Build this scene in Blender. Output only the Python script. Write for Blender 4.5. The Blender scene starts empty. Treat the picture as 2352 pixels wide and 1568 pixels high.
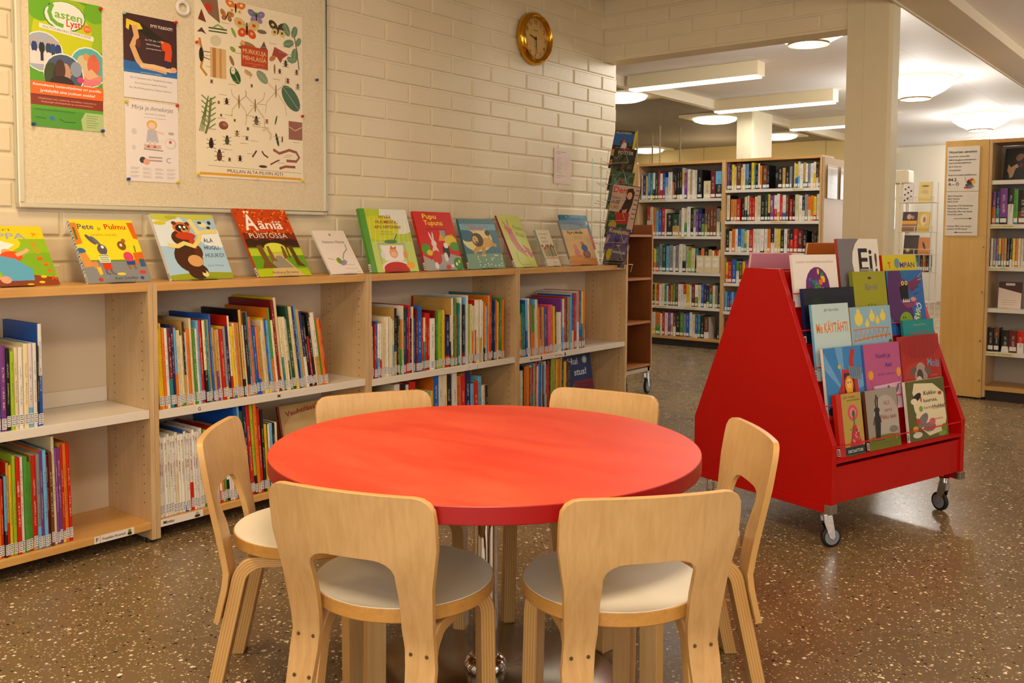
import bpy, math, random, colorsys
from mathutils import Vector, Matrix
C = bpy.context.scene.collection
R = math.radians
PI = math.pi
rnd = random.Random(7)
sc = bpy.context.scene

# ------------------------------------------------------------------ camera, world, light
F, YAW, PITCH, ROLL, CX, CY, H = 2100.0, 0.680971, 0.0564915, -0.0058385, 1176.0, 659.66, 1.1
def camera():
    f = Vector((math.cos(YAW)*math.cos(PITCH), math.sin(YAW)*math.cos(PITCH), -math.sin(PITCH)))
    r0 = Vector((math.sin(YAW), -math.cos(YAW), 0)); d0 = f.cross(r0)
    c, s = math.cos(ROLL), math.sin(ROLL)
    r = c*r0 + s*d0; d = -s*r0 + c*d0
    cam = bpy.data.cameras.new('camera'); o = bpy.data.objects.new('camera', cam); C.objects.link(o)
    m = Matrix((r, -d, -f)).transposed().to_4x4(); m.translation = (0, 0, H)
    o.matrix_world = m
    cam.sensor_width = 36; cam.lens = F*36/2352
    cam.shift_x = (1176-CX)/2352; cam.shift_y = -(784-CY)/2352
    cam.clip_start = .05; cam.clip_end = 100
    sc.camera = o
camera()
w = bpy.data.worlds.new('World'); sc.world = w; w.use_nodes = True
w.node_tree.nodes['Background'].inputs[0].default_value = (1.0, .88, .74, 1)
w.node_tree.nodes['Background'].inputs[1].default_value = .45
sc.view_settings.view_transform = 'Standard'; sc.view_settings.look = 'None'
sc.view_settings.gamma = 1; sc.view_settings.use_curve_mapping = False
sc.view_settings.exposure = -.08
cy = sc.cycles
cy.max_bounces = 6; cy.diffuse_bounces = 3; cy.glossy_bounces = 3; cy.transmission_bounces = 4; cy.transparent_max_bounces = 6
cy.caustics_reflective = False; cy.caustics_refractive = False
cy.use_adaptive_sampling = True; cy.adaptive_threshold = .06; cy.adaptive_min_samples = 12
cy.sample_clamp_indirect = 6
def lamp(name, typ, loc, power, col, size=.4, aim=None, **k):
    l = bpy.data.lights.new(name, typ); l.energy = power; l.color = col
    if typ == 'AREA':
        l.shape = 'DISK'; l.size = size
        if 'size_y' in k: l.shape = 'RECTANGLE'; l.size_y = k['size_y']
    elif typ in ('POINT', 'SPOT'): l.shadow_soft_size = size
    o = bpy.data.objects.new(name, l); C.objects.link(o); o.location = loc
    if aim: o.rotation_euler = (Vector(aim)-Vector(loc)).to_track_quat('-Z', 'Y').to_euler()
    return o
WARM = (1, .73, .42); MILD = (1, .96, .90)
# reading corner ceiling lamps (out of view), then two added point lights
lamp('unseen_room_light', 'AREA', (1.2, 2.3, 2.5), 20, WARM, .5)
lamp('unseen_room_light', 'AREA', (-.6, 2.0, 2.5), 12, WARM, .5)
lamp('unseen_room_light', 'AREA', (.75, .75, 2.36), 34, (1, .80, .55), .5)
lamp('unseen_room_light', 'POINT', (3.0, -.4, 2.0), 24, WARM, .15)  # added below the low ceiling to brighten it, no fitting there
lamp('unseen_room_light', 'POINT', (.2, -1.2, 2.0), 20, WARM, .15)  # second added point light, hung low for the same ceiling
# daylight from the windows behind the viewpoint
lamp('daylight', 'AREA', (-2.0, -.9, 1.3), 66, (1, .95, .86), 2.4, aim=(2.5, 1.8, .5), size_y=1.6)
lamp('daylight', 'AREA', (2.5, -4.5, 1.5), 38, (1, .95, .88), 3.5, aim=(3.5, 1.8, .9), size_y=1.6)
# hall lamps, and two unseen point lights set low to brighten the right ceiling
for lx, ly, p in ((6.55, 2.56, 40), (9.75, 2.7, 50), (13.05, 2.8, 50), (16.2, 3.0, 46), (7.0, -.4, 50), (10.5, -.6, 50)):
    lamp('hall_light', 'POINT', (lx, ly, 2.38 if ly > 0 else 1.95), p, MILD, .1)
for lx in (8.05, 10.05, 12.3): lamp('tube_lamp', 'AREA', (lx, 4.3, 2.53), 11, MILD, .08, size_y=1.3)
lamp('far_lamp', 'POINT', (9.6, 7.2, 1.9), 22, WARM, .1); lamp('far_lamp', 'POINT', (13.2, 6.6, 1.9), 22, WARM, .1)

# ------------------------------------------------------------------ colour helpers
def lin(c): return tuple((v/12.92 if v <= .04045 else ((v+.055)/1.055)**2.4) for v in c)
def hx(s):
    s = s.lstrip('#')
    if len(s) == 3: s = ''.join(a*2 for a in s)
    return lin(tuple(int(s[i:i+2], 16)/255 for i in (0, 2, 4)))
def h4(s): return hx(s)+(1,)

# ------------------------------------------------------------------ materials
MATS = {}
def newmat(name):
    m = bpy.data.materials.new(name); m.use_nodes = True
    nt = m.node_tree; b = nt.nodes['Principled BSDF']
    return m, nt, b
def N(nt, t, **k):
    n = nt.nodes.new(t)
    for a, v in k.items():
        if a.startswith('i_'):
            key = a[2:]; key = int(key) if key.isdigit() else key.replace('_', ' ')
            n.inputs[key].default_value = v
        else: setattr(n, a, v)
    return n
def L(nt, a, ao, b, bi): nt.links.new(a.outputs[ao], b.inputs[bi])
def plain(name, col, rough=.5, metal=0, spec=None, bump=0, bscale=60, var=0, vscale=8, **k):
    if name in MATS: return MATS[name]
    m, nt, b = newmat(name)
    c = h4(col) if isinstance(col, str) else tuple(col)+(1,)
    b.inputs['Base Color'].default_value = c; b.inputs['Roughness'].default_value = rough
    b.inputs['Metallic'].default_value = metal
    if spec is not None: b.inputs['Specular IOR Level'].default_value = spec
    if bump or var: tc = N(nt, 'ShaderNodeTexCoord')
    if var:
        n = N(nt, 'ShaderNodeTexNoise', i_Scale=vscale, i_Detail=5.0); L(nt, tc, 'Object', n, 'Vector')
        mx = N(nt, 'ShaderNodeMixRGB', blend_type='MULTIPLY'); mx.inputs[0].default_value = 1
        rp = N(nt, 'ShaderNodeMapRange'); rp.inputs['To Min'].default_value = 1-var; rp.inputs['To Max'].default_value = 1+var*.4
        L(nt, n, 'Fac', rp, 'Value'); mx.inputs[1].default_value = c; L(nt, rp, 'Result', mx, 2); L(nt, mx, 0, b, 'Base Color')
    if bump:
        n = N(nt, 'ShaderNodeTexNoise', i_Scale=bscale, i_Detail=3.0); L(nt, tc, 'Object', n, 'Vector')
        bp = N(nt, 'ShaderNodeBump', i_Strength=bump, i_Distance=.004); L(nt, n, 'Fac', bp, 'Height'); L(nt, bp, 'Normal', b, 'Normal')
    for a, v in k.items(): b.inputs[a.replace('_', ' ')].default_value = v
    MATS[name] = m; return m
def emit(name, col, s):
    if name in MATS: return MATS[name]
    m, nt, b = newmat(name); b.inputs['Base Color'].default_value = (.8, .8, .8, 1)
    b.inputs['Emission Color'].default_value = h4(col); b.inputs['Emission Strength'].default_value = s
    MATS[name] = m; return m
def wood(name, c1, c2, axis='z', rough=.4, scale=1.0, coat=.15):
    """fine straight grain running along one axis of the object"""
    if name in MATS: return MATS[name]
    m, nt, b = newmat(name)
    tc = N(nt, 'ShaderNodeTexCoord'); mp = N(nt, 'ShaderNodeMapping')
    s = {'x': (2, 45, 45), 'y': (45, 2, 45), 'z': (45, 45, 2)}[axis]
    mp.inputs['Scale'].default_value = tuple(v*scale for v in s); L(nt, tc, 'Object', mp, 'Vector')
    n = N(nt, 'ShaderNodeTexNoise', i_Scale=1.6, i_Detail=6.0, i_Roughness=.65, i_Distortion=.35); L(nt, mp, 0, n, 'Vector')
    n2 = N(nt, 'ShaderNodeTexNoise', i_Scale=3.2, i_Detail=3.0); L(nt, tc, 'Object', n2, 'Vector')
    r = N(nt, 'ShaderNodeValToRGB'); r.color_ramp.elements[0].color = h4(c2); r.color_ramp.elements[1].color = h4(c1)
    r.color_ramp.elements[0].position = .3; r.color_ramp.elements[1].position = .62
    mx = N(nt, 'ShaderNodeMath', operation='MULTIPLY_ADD'); mx.inputs[1].default_value = .5; L(nt, n2, 'Fac', mx, 0); 
    ad = N(nt, 'ShaderNodeMath', operation='MULTIPLY'); ad.inputs[1].default_value = .5; L(nt, n, 'Fac', ad, 0); L(nt, ad, 0, mx, 2)
    L(nt, mx, 0, r, 'Fac'); L(nt, r, 'Color', b, 'Base Color')
    b.inputs['Roughness'].default_value = rough; b.inputs['Coat Weight'].default_value = coat; b.inputs['Coat Roughness'].default_value = .25
    MATS[name] = m; return m
def ply_edge():
    m, nt, b = newmat('ply_edge')
    uv = N(nt, 'ShaderNodeUVMap'); sp = N(nt, 'ShaderNodeSeparateXYZ'); L(nt, uv, 0, sp, 0)
    w_ = N(nt, 'ShaderNodeMath', operation='MULTIPLY'); w_.inputs[1].default_value = 5*2*PI; L(nt, sp, 'Y', w_, 0)
    s_ = N(nt, 'ShaderNodeMath', operation='SINE'); L(nt, w_, 0, s_, 0)
    r = N(nt, 'ShaderNodeValToRGB'); r.color_ramp.elements[0].color = h4('be8e52'); r.color_ramp.elements[1].color = h4('d8aa68')
    r.color_ramp.elements[0].position = .0; r.color_ramp.elements[1].position = .55
    mr = N(nt, 'ShaderNodeMapRange'); mr.inputs['From Min'].default_value = -1; L(nt, s_, 0, mr, 'Value'); L(nt, mr, 0, r, 'Fac')
    L(nt, r, 'Color', b, 'Base Color'); b.inputs['Roughness'].default_value = .4
    MATS['ply_edge'] = m; return m
def terrazzo():
    m, nt, b = newmat('terrazzo_floor')
    tc = N(nt, 'ShaderNodeTexCoord')
    nz = N(nt, 'ShaderNodeTexNoise', i_Scale=.9, i_Detail=4.0); L(nt, tc, 'Object', nz, 'Vector')
    base = N(nt, 'ShaderNodeValToRGB'); base.color_ramp.elements[0].color = h4('705c42'); base.color_ramp.elements[1].color = h4('8a724e')
    base.color_ramp.elements[0].position = .3; base.color_ramp.elements[1].position = .7; L(nt, nz, 'Fac', base, 'Fac')
    prev = base; po = 'Color'
    wp = N(nt, 'ShaderNodeTexNoise', i_Scale=70.0, i_Detail=2.0); L(nt, tc, 'Object', wp, 'Vector')
    wadd = N(nt, 'ShaderNodeVectorMath', operation='MULTIPLY_ADD'); L(nt, wp, 'Color', wadd, 0); wadd.inputs[1].default_value = (.012, .012, 0); L(nt, tc, 'Object', wadd, 2)
    for sc_, thr, dens, col, off in ((82, .21, .52, 'f0e0bc', 0), (42, .15, .40, 'fff0d4', 3.3), (64, .20, .70, '14100c', 7.1), (140, .24, .45, 'd0bc90', 5.5)):
        ad = N(nt, 'ShaderNodeVectorMath', operation='ADD'); ad.inputs[1].default_value = (off, off*.7, 0); L(nt, wadd, 0, ad, 0)
        sq = N(nt, 'ShaderNodeMapping'); sq.inputs['Scale'].default_value = (1, 1, 0); L(nt, ad, 0, sq, 0)
        v = N(nt, 'ShaderNodeTexVoronoi', i_Scale=float(sc_)); L(nt, sq, 0, v, 'Vector')
        sep = N(nt, 'ShaderNodeSeparateColor'); L(nt, v, 'Color', sep, 0)
        # size of each chip varies with the cell
        k = N(nt, 'ShaderNodeMath', operation='MULTIPLY'); L(nt, sep, 'Green', k, 0); k.inputs[1].default_value = thr*1.7
        lt = N(nt, 'ShaderNodeMath', operation='LESS_THAN'); L(nt, v, 'Distance', lt, 0); L(nt, k, 0, lt, 1)
        pk = N(nt, 'ShaderNodeMath', operation='GREATER_THAN'); L(nt, sep, 'Red', pk, 0); pk.inputs[1].default_value = dens
        mu = N(nt, 'ShaderNodeMath', operation='MULTIPLY'); L(nt, lt, 0, mu, 0); L(nt, pk, 0, mu, 1)
        mx = N(nt, 'ShaderNodeMixRGB'); L(nt, mu, 0, mx, 0); L(nt, prev, po, mx, 1); mx.inputs[2].default_value = h4(col)
        prev = mx; po = 0
    L(nt, prev, po, b, 'Base Color'); b.inputs['Roughness'].default_value = .27; b.inputs['Specular IOR Level'].default_value = .6
    rn = N(nt, 'ShaderNodeTexNoise', i_Scale=5.0, i_Detail=5.0); L(nt, tc, 'Object', rn, 'Vector')
    rr = N(nt, 'ShaderNodeMapRange'); rr.inputs['To Min'].default_value = .2; rr.inputs['To Max'].default_value = .36; L(nt, rn, 'Fac', rr, 'Value'); L(nt, rr, 0, b, 'Roughness')
    MATS['terrazzo'] = m; return m
def printed(name='printed', rough=.32):
    """ink on paper: the colours are stored on the faces"""
    if name in MATS: return MATS[name]
    m, nt, b = newmat(name)
    a = N(nt, 'ShaderNodeVertexColor', layer_name='ink'); L(nt, a, 'Color', b, 'Base Color')
    b.inputs['Roughness'].default_value = rough; MATS[name] = m; return m
def spine_mat():
    """book cloth: ground colour and second colour come from the object, with rows of small marks for the title"""
    m, nt, b = newmat('book_cover')
    oi = N(nt, 'ShaderNodeObjectInfo'); ac = N(nt, 'ShaderNodeAttribute', attribute_type='OBJECT', attribute_name='accent')
    uv = N(nt, 'ShaderNodeUVMap'); sp = N(nt, 'ShaderNodeSeparateXYZ'); L(nt, uv, 0, sp, 0)
    def M(op, a, bb, c=None):
        n = N(nt, 'ShaderNodeMath', operation=op)
        for i, v in enumerate((a, bb, c)):
            if v is None: continue
            if isinstance(v, tuple): L(nt, v[0], v[1], n, i)
            else: n.inputs[i].default_value = v
        return (n, 0)
    U = (sp, 'X'); V = (sp, 'Y'); RN = (oi, 'Random')
    cut = M('MULTIPLY_ADD', RN, .55, .02)
    low = M('LESS_THAN', V, cut)
    r2 = M('FRACT', M('MULTIPLY', RN, 17.3), None)
    low = M('MULTIPLY', low, M('GREATER_THAN', r2, .52))
    mx = N(nt, 'ShaderNodeMixRGB'); L(nt, low[0], 0, mx, 0); L(nt, oi, 'Color', mx, 1); L(nt, ac, 'Color', mx, 2)
    # title marks
    cv = N(nt, 'ShaderNodeCombineXYZ'); L(nt, M('MULTIPLY', U, 2.2)[0], 0, cv, 0); L(nt, M('MULTIPLY_ADD', V, 130, M('MULTIPLY', RN, 40))[0], 0, cv, 1); L(nt, oi, 'Random', cv, 2)
    nz = N(nt, 'ShaderNodeTexNoise', i_Scale=1.0, i_Detail=1.0); L(nt, cv, 0, nz, 'Vector')
    ink = M('GREATER_THAN', (nz, 'Fac'), .52)
    band = M('MULTIPLY', M('GREATER_THAN', U, .34), M('LESS_THAN', U, .68))
    r3 = M('FRACT', M('MULTIPLY', RN, 7.7), None)
    s0 = M('MULTIPLY_ADD', r3, .2, .22); s1 = M('ADD', s0, .26); s2 = M('ADD', s1, .06); s3 = M('ADD', s2, .17)
    t1 = M('MULTIPLY', M('GREATER_THAN', V, s0), M('LESS_THAN', V, s1)); t2 = M('MULTIPLY', M('GREATER_THAN', V, s2), M('LESS_THAN', V, s3))
    t = M('MULTIPLY', M('MULTIPLY', M('ADD', t1, t2), band), ink)
    t = M('MULTIPLY', t, .6)
    bw = N(nt, 'ShaderNodeRGBToBW'); L(nt, mx, 0, bw, 0)
    dark = M('GREATER_THAN', (bw, 0), .22)
    tcol = N(nt, 'ShaderNodeMixRGB'); L(nt, dark[0], 0, tcol, 0); tcol.inputs[1].default_value = (.8, .74, .55, 1); tcol.inputs[2].default_value = (.05, .03, .03, 1)
    m2 = N(nt, 'ShaderNodeMixRGB'); L(nt, t[0], 0, m2, 0); L(nt, mx, 0, m2, 1); L(nt, tcol, 0, m2, 2)
    L(nt, m2, 0, b, 'Base Color'); b.inputs['Roughness'].default_value = .33
    MATS['spine'] = m; return m
def linen():
    m, nt, b = newmat('linen_board')
    tc = N(nt, 'ShaderNodeTexCoord'); 
    prev = None
    cs = []
    for s in ((900, 900, 70), (70, 70, 900)):
        mp = N(nt, 'ShaderNodeMapping'); mp.inputs['Scale'].default_value = s; L(nt, tc, 'Object', mp, 0)
        n = N(nt, 'ShaderNodeTexNoise', i_Scale=1.0, i_Detail=2.0); L(nt, mp, 0, n, 'Vector'); cs.append(n)
    ad = N(nt, 'ShaderNodeMath', operation='ADD'); L(nt, cs[0], 'Fac', ad, 0); L(nt, cs[1], 'Fac', ad, 1)
    r = N(nt, 'ShaderNodeValToRGB'); r.color_ramp.elements[0].color = h4('d2bf98'); r.color_ramp.elements[1].color = h4('efe6cc')
    mr = N(nt, 'ShaderNodeMapRange'); mr.inputs['From Min'].default_value = .7; mr.inputs['From Max'].default_value = 1.3; L(nt, ad, 0, mr, 'Value'); L(nt, mr, 0, r, 'Fac')
    L(nt, r, 'Color', b, 'Base Color'); b.inputs['Roughness'].default_value = .9
    MATS['linen'] = m; return m
def red_top():
    m, nt, b = newmat('red_table_top')
    tc = N(nt, 'ShaderNodeTexCoord'); n = N(nt, 'ShaderNodeTexNoise', i_Scale=2.2, i_Detail=6.0, i_Roughness=.6, i_Distortion=.6)
    mp = N(nt, 'ShaderNodeMapping'); mp.inputs['Scale'].default_value = (3.2, 1.0, 1); mp.inputs['Rotation'].default_value = (0, 0, .6); L(nt, tc, 'Object', mp, 0); L(nt, mp, 0, n, 'Vector')
    r = N(nt, 'ShaderNodeValToRGB'); r.color_ramp.elements[0].color = h4('dc3418'); r.color_ramp.elements[1].color = h4('ea5636')  # lighter streaks put a reflected haze into the red
    r.color_ramp.elements[0].position = .35; r.color_ramp.elements[1].position = .7
    L(nt, n, 'Fac', r, 'Fac'); L(nt, r, 'Color', b, 'Base Color')
    rr = N(nt, 'ShaderNodeMapRange'); rr.inputs['To Min'].default_value = .30; rr.inputs['To Max'].default_value = .48; L(nt, n, 'Fac', rr, 'Value'); L(nt, rr, 0, b, 'Roughness')
    b.inputs['Specular IOR Level'].default_value = .55
    MATS['red_top'] = m; return m
def panel_lines(name, col, sx, sy, rough=.7, dark=.75, line=.006, axes='xy'):
    """board with thin joints on a grid (metres)"""
    m, nt, b = newmat(name)
    tc = N(nt, 'ShaderNodeTexCoord'); sp = N(nt, 'ShaderNodeSeparateXYZ'); L(nt, tc, 'Object', sp, 0)
    outs = []
    for ax, s in zip(axes, (sx, sy)):
        d = N(nt, 'ShaderNodeMath', operation='DIVIDE'); L(nt, sp, ax.upper(), d, 0); d.inputs[1].default_value = s
        f = N(nt, 'ShaderNodeMath', operation='FRACT'); L(nt, d, 0, f, 0)
        l = N(nt, 'ShaderNodeMath', operation='LESS_THAN'); L(nt, f, 0, l, 0); l.inputs[1].default_value = line/s
        outs.append(l)
    mx = N(nt, 'ShaderNodeMath', operation='MAXIMUM'); L(nt, outs[0], 0, mx, 0); L(nt, outs[1], 0, mx, 1)
    mc = N(nt, 'ShaderNodeMixRGB'); L(nt, mx, 0, mc, 0); c = h4(col); mc.inputs[1].default_value = c; mc.inputs[2].default_value = tuple(v*dark for v in c[:3])+(1,)
    L(nt, mc, 0, b, 'Base Color'); b.inputs['Roughness'].default_value = rough
    MATS[name] = m; return m
ply_edge(); terrazzo(); printed(); printed('print_paper', .6); spine_mat(); linen(); red_top()
BIRCH = wood('birch', 'dab27a', 'be925a', 'z'); BIRCHX = wood('birch_x', 'dcaa62', 'c28c4a', 'x'); BIRCHF = wood('birch_fair', 'd6b78a', 'bb9564', 'z', rough=.45)
BIRCHY = wood('birch_y', 'd8a860', 'be8746', 'y')
GABLE = wood('birch_gable', 'e0b66c', 'd2a154', 'z', scale=.5)
CHERRY = wood('cherry', '9a5c30', '7a4420', 'z'); 
WHITE = plain('white_paint_metal', 'e6ddd0', .35); BACKP = plain('back_panel', 'dccdb6', .42)
WALLP = plain('wall_paint', 'eadcbc', .45, bump=.25, bscale=35, var=.06, vscale=3)
CEIL = panel_lines('ceiling_board', 'f2f0f0', 1.2, 2.4); CEILD = panel_lines('ceiling_tile_grey', '9a958c', 1.2, .6, dark=1.25, line=.012)
CHROME = plain('chrome', 'e8e8ec', .08, 1); STEEL = plain('brushed_steel', '9c8f7c', .28, 1); WIRE = plain('wire', 'd8d4cc', .22, 1)
REDP = plain('red_lacquer', 'b60604', .36, spec=.4); REDROD = plain('red_wire', 'd01208', .3)
BLACK = plain('black_rubber', '15130f', .5); GREY = plain('grey_plastic', '8a8680', .45); HOLE = plain('hole_dark', '4a3420', .8)
PAGES = plain('page_edges', 'e6dcc4', .8, var=.12, vscale=90); PAPER = plain('paper', 'f0e8d8', .6); SEATW = plain('seat_laminate', 'f2ead6', .32, spec=.5)
GOLD = plain('gold', 'd8a030', .16, 1); CLOCKF = plain('clock_dial', 'd2a860', .35, .3)
GREYWHEEL = plain('wheel_grey', '7e8290', .35)

# ------------------------------------------------------------------ mesh building
class MB:
    def __init__(s): s.v = []; s.f = []; s.m = []; s.uv = []; s.col = []; s.sm = []
    def face(s, pts, m=0, uv=None, col=None, smooth=False):
        b = len(s.v); s.v += [tuple(p) for p in pts]; s.f.append(tuple(range(b, b+len(pts)))); s.m.append(m)
        s.uv.append(uv or [(0, 0)]*len(pts)); s.col.append(col or (1, 1, 1)); s.sm.append(smooth)
    def shape(s, vs, fs, m=0, smooth=False, col=None, uvs=None, M=None):
        b = len(s.v)
        s.v += [tuple(M @ Vector(p)) if M else tuple(p) for p in vs]
        for i, f in enumerate(fs):
            s.f.append(tuple(b+j for j in f)); s.m.append(m[i] if isinstance(m, (list, tuple)) else m)
            s.uv.append(uvs[i] if uvs else [(0, 0)]*len(f)); s.col.append(col or (1, 1, 1)); s.sm.append(smooth)
        return s
    def box(s, x0, x1, y0, y1, z0, z1, m=0, M=None, col=None):
        vs = [(x, y, z) for x in (x0, x1) for y in (y0, y1) for z in (z0, z1)]
        fs = [(0, 1, 3, 2), (4, 6, 7, 5), (0, 4, 5, 1), (2, 3, 7, 6), (0, 2, 6, 4), (1, 5, 7, 3)]
        return s.shape(vs, fs, m, M=M, col=col)
    def tube(s, pts, r, n=8, m=0, caps=True, smooth=True, closed=False):
        pts = [Vector(p) for p in pts]; vs = []; k = len(pts); up = None
        for i, p in enumerate(pts):
            a = pts[i-1] if (i or closed) else p; c = pts[(i+1) % k] if (i < k-1 or closed) else p
            t = (c-a).normalized()
            if up is None:
                up = Vector((0, 0, 1)) if abs(t.z) < .9 else Vector((1, 0, 0))
            x = t.cross(up).normalized(); up = x.cross(t).normalized()
            rr = r[i] if isinstance(r, (list, tuple)) else r
            for j in range(n):
                g = 2*PI*j/n; vs.append(p + x*math.cos(g)*rr + up*math.sin(g)*rr)
        fs = []
        for i in range(k if closed else k-1):
            i2 = (i+1) % k
            for j in range(n): fs.append((i*n+j, i*n+(j+1) % n, i2*n+(j+1) % n, i2*n+j))
        s.shape(vs, fs, m, smooth)
        if caps and not closed: s.shape(vs, [tuple(range(n))[::-1], tuple(range((k-1)*n, k*n))], m)
        return s
    def lathe(s, prof, n=32, m=0, c=(0, 0, 0), axis='z', smooth=True):
        """prof: (radius, height) from bottom to top"""
        vs = []
        for r, z in prof:
            for j in range(n):
                g = 2*PI*j/n; a, b = r*math.cos(g), r*math.sin(g)
                vs.append({'z': (c[0]+a, c[1]+b, c[2]+z), 'y': (c[0]+a, c[1]+z, c[2]-b), 'x': (c[0]+z, c[1]+a, c[2]+b)}[axis])
        fs = []; k = len(prof)
        for i in range(k-1):
            for j in range(n): fs.append((i*n+j, i*n+(j+1) % n, (i+1)*n+(j+1) % n, (i+1)*n+j))
        mm = m if isinstance(m, int) else m
        s.shape(vs, fs, mm if isinstance(mm, int) else [mm[min(i//n, len(mm)-1)] for i in range(len(fs))], smooth)
        ends = []
        if prof[0][0] > 1e-6: s.shape(vs[:n], [tuple(range(n))[::-1]], m if isinstance(m, int) else m[0])
        if prof[-1][0] > 1e-6: s.shape(vs[-n:], [tuple(range(n))], m if isinstance(m, int) else m[-1])
        return s
    def prism(s, poly, axis, a, b, m=0, edge_m=None):
        """poly: 2D points; extruded along axis from a to b. Axis x: (y,z), y: (x,z), z: (x,y)"""
        def P(p, t): return {'x': (t, p[0], p[1]), 'y': (p[0], t, p[1]), 'z': (p[0], p[1], t)}[axis]
        n = len(poly); vs = [P(p, a) for p in poly]+[P(p, b) for p in poly]
        s.shape(vs, [tuple(range(n))[::-1], tuple(range(n, 2*n))], m)
        s.shape(vs, [(i, (i+1) % n, (i+1) % n+n, i+n) for i in range(n)], m if edge_m is None else edge_m)
        return s
    def build(s, name, mats, parent=None, bevel=0, loc=None, rot=None, fix=True):
        me = bpy.data.meshes.new(name); me.from_pydata(s.v, [], s.f)
        if not isinstance(mats, (list, tuple)): mats = [mats]
        for mt in mats: me.materials.append(mt)
        me.polygons.foreach_set('material_index', s.m); me.polygons.foreach_set('use_smooth', s.sm)
        u = me.uv_layers.new(name='UVMap'); flat = [c for f in s.uv for p in f for c in p]; u.data.foreach_set('uv', flat)
        if any(c != (1, 1, 1) for c in s.col):
            a = me.color_attributes.new('ink', 'FLOAT_COLOR', 'CORNER')
            flat = []
            for f, c in zip(s.f, s.col): flat += list(c[:3]+(1,))*len(f)
            a.data.foreach_set('color', flat)
        me.validate()
        if fix:
            import bmesh
            b = bmesh.new(); b.from_mesh(me); bmesh.ops.remove_doubles(b, verts=b.verts, dist=1e-6); bmesh.ops.recalc_face_normals(b, faces=b.faces); b.to_mesh(me); b.free()
        if any(s.sm): me.set_sharp_from_angle(angle=R(40))
        o = bpy.data.objects.new(name, me); C.objects.link(o)
        if parent: o.parent = parent
        if loc: o.location = loc
        if rot: o.rotation_euler = rot
        if bevel:
            b = o.modifiers.new('edge', 'BEVEL'); b.width = bevel; b.segments = 2; b.limit_method = 'ANGLE'; b.angle_limit = R(50); b.harden_normals = False
        return o
def thing(name, label, cat, loc=(0, 0, 0), rot=(0, 0, 0), group=None):
    o = bpy.data.objects.new(name, None); C.objects.link(o); o.empty_display_size = .05
    o.location = loc; o.rotation_euler = rot; tag(o, label, cat, group); return o
def tag(o, label, cat, group=None):
    o['label'] = label; o['category'] = cat
    if group: o['group'] = group
    return o
def struct(o): o['kind'] = 'structure'; return o
def copy_tree(o, parent=None):
    c = o.copy(); C.objects.link(c)
    if parent: c.parent = parent
    for ch in list(o.children): copy_tree(ch, c)
    return c

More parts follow.
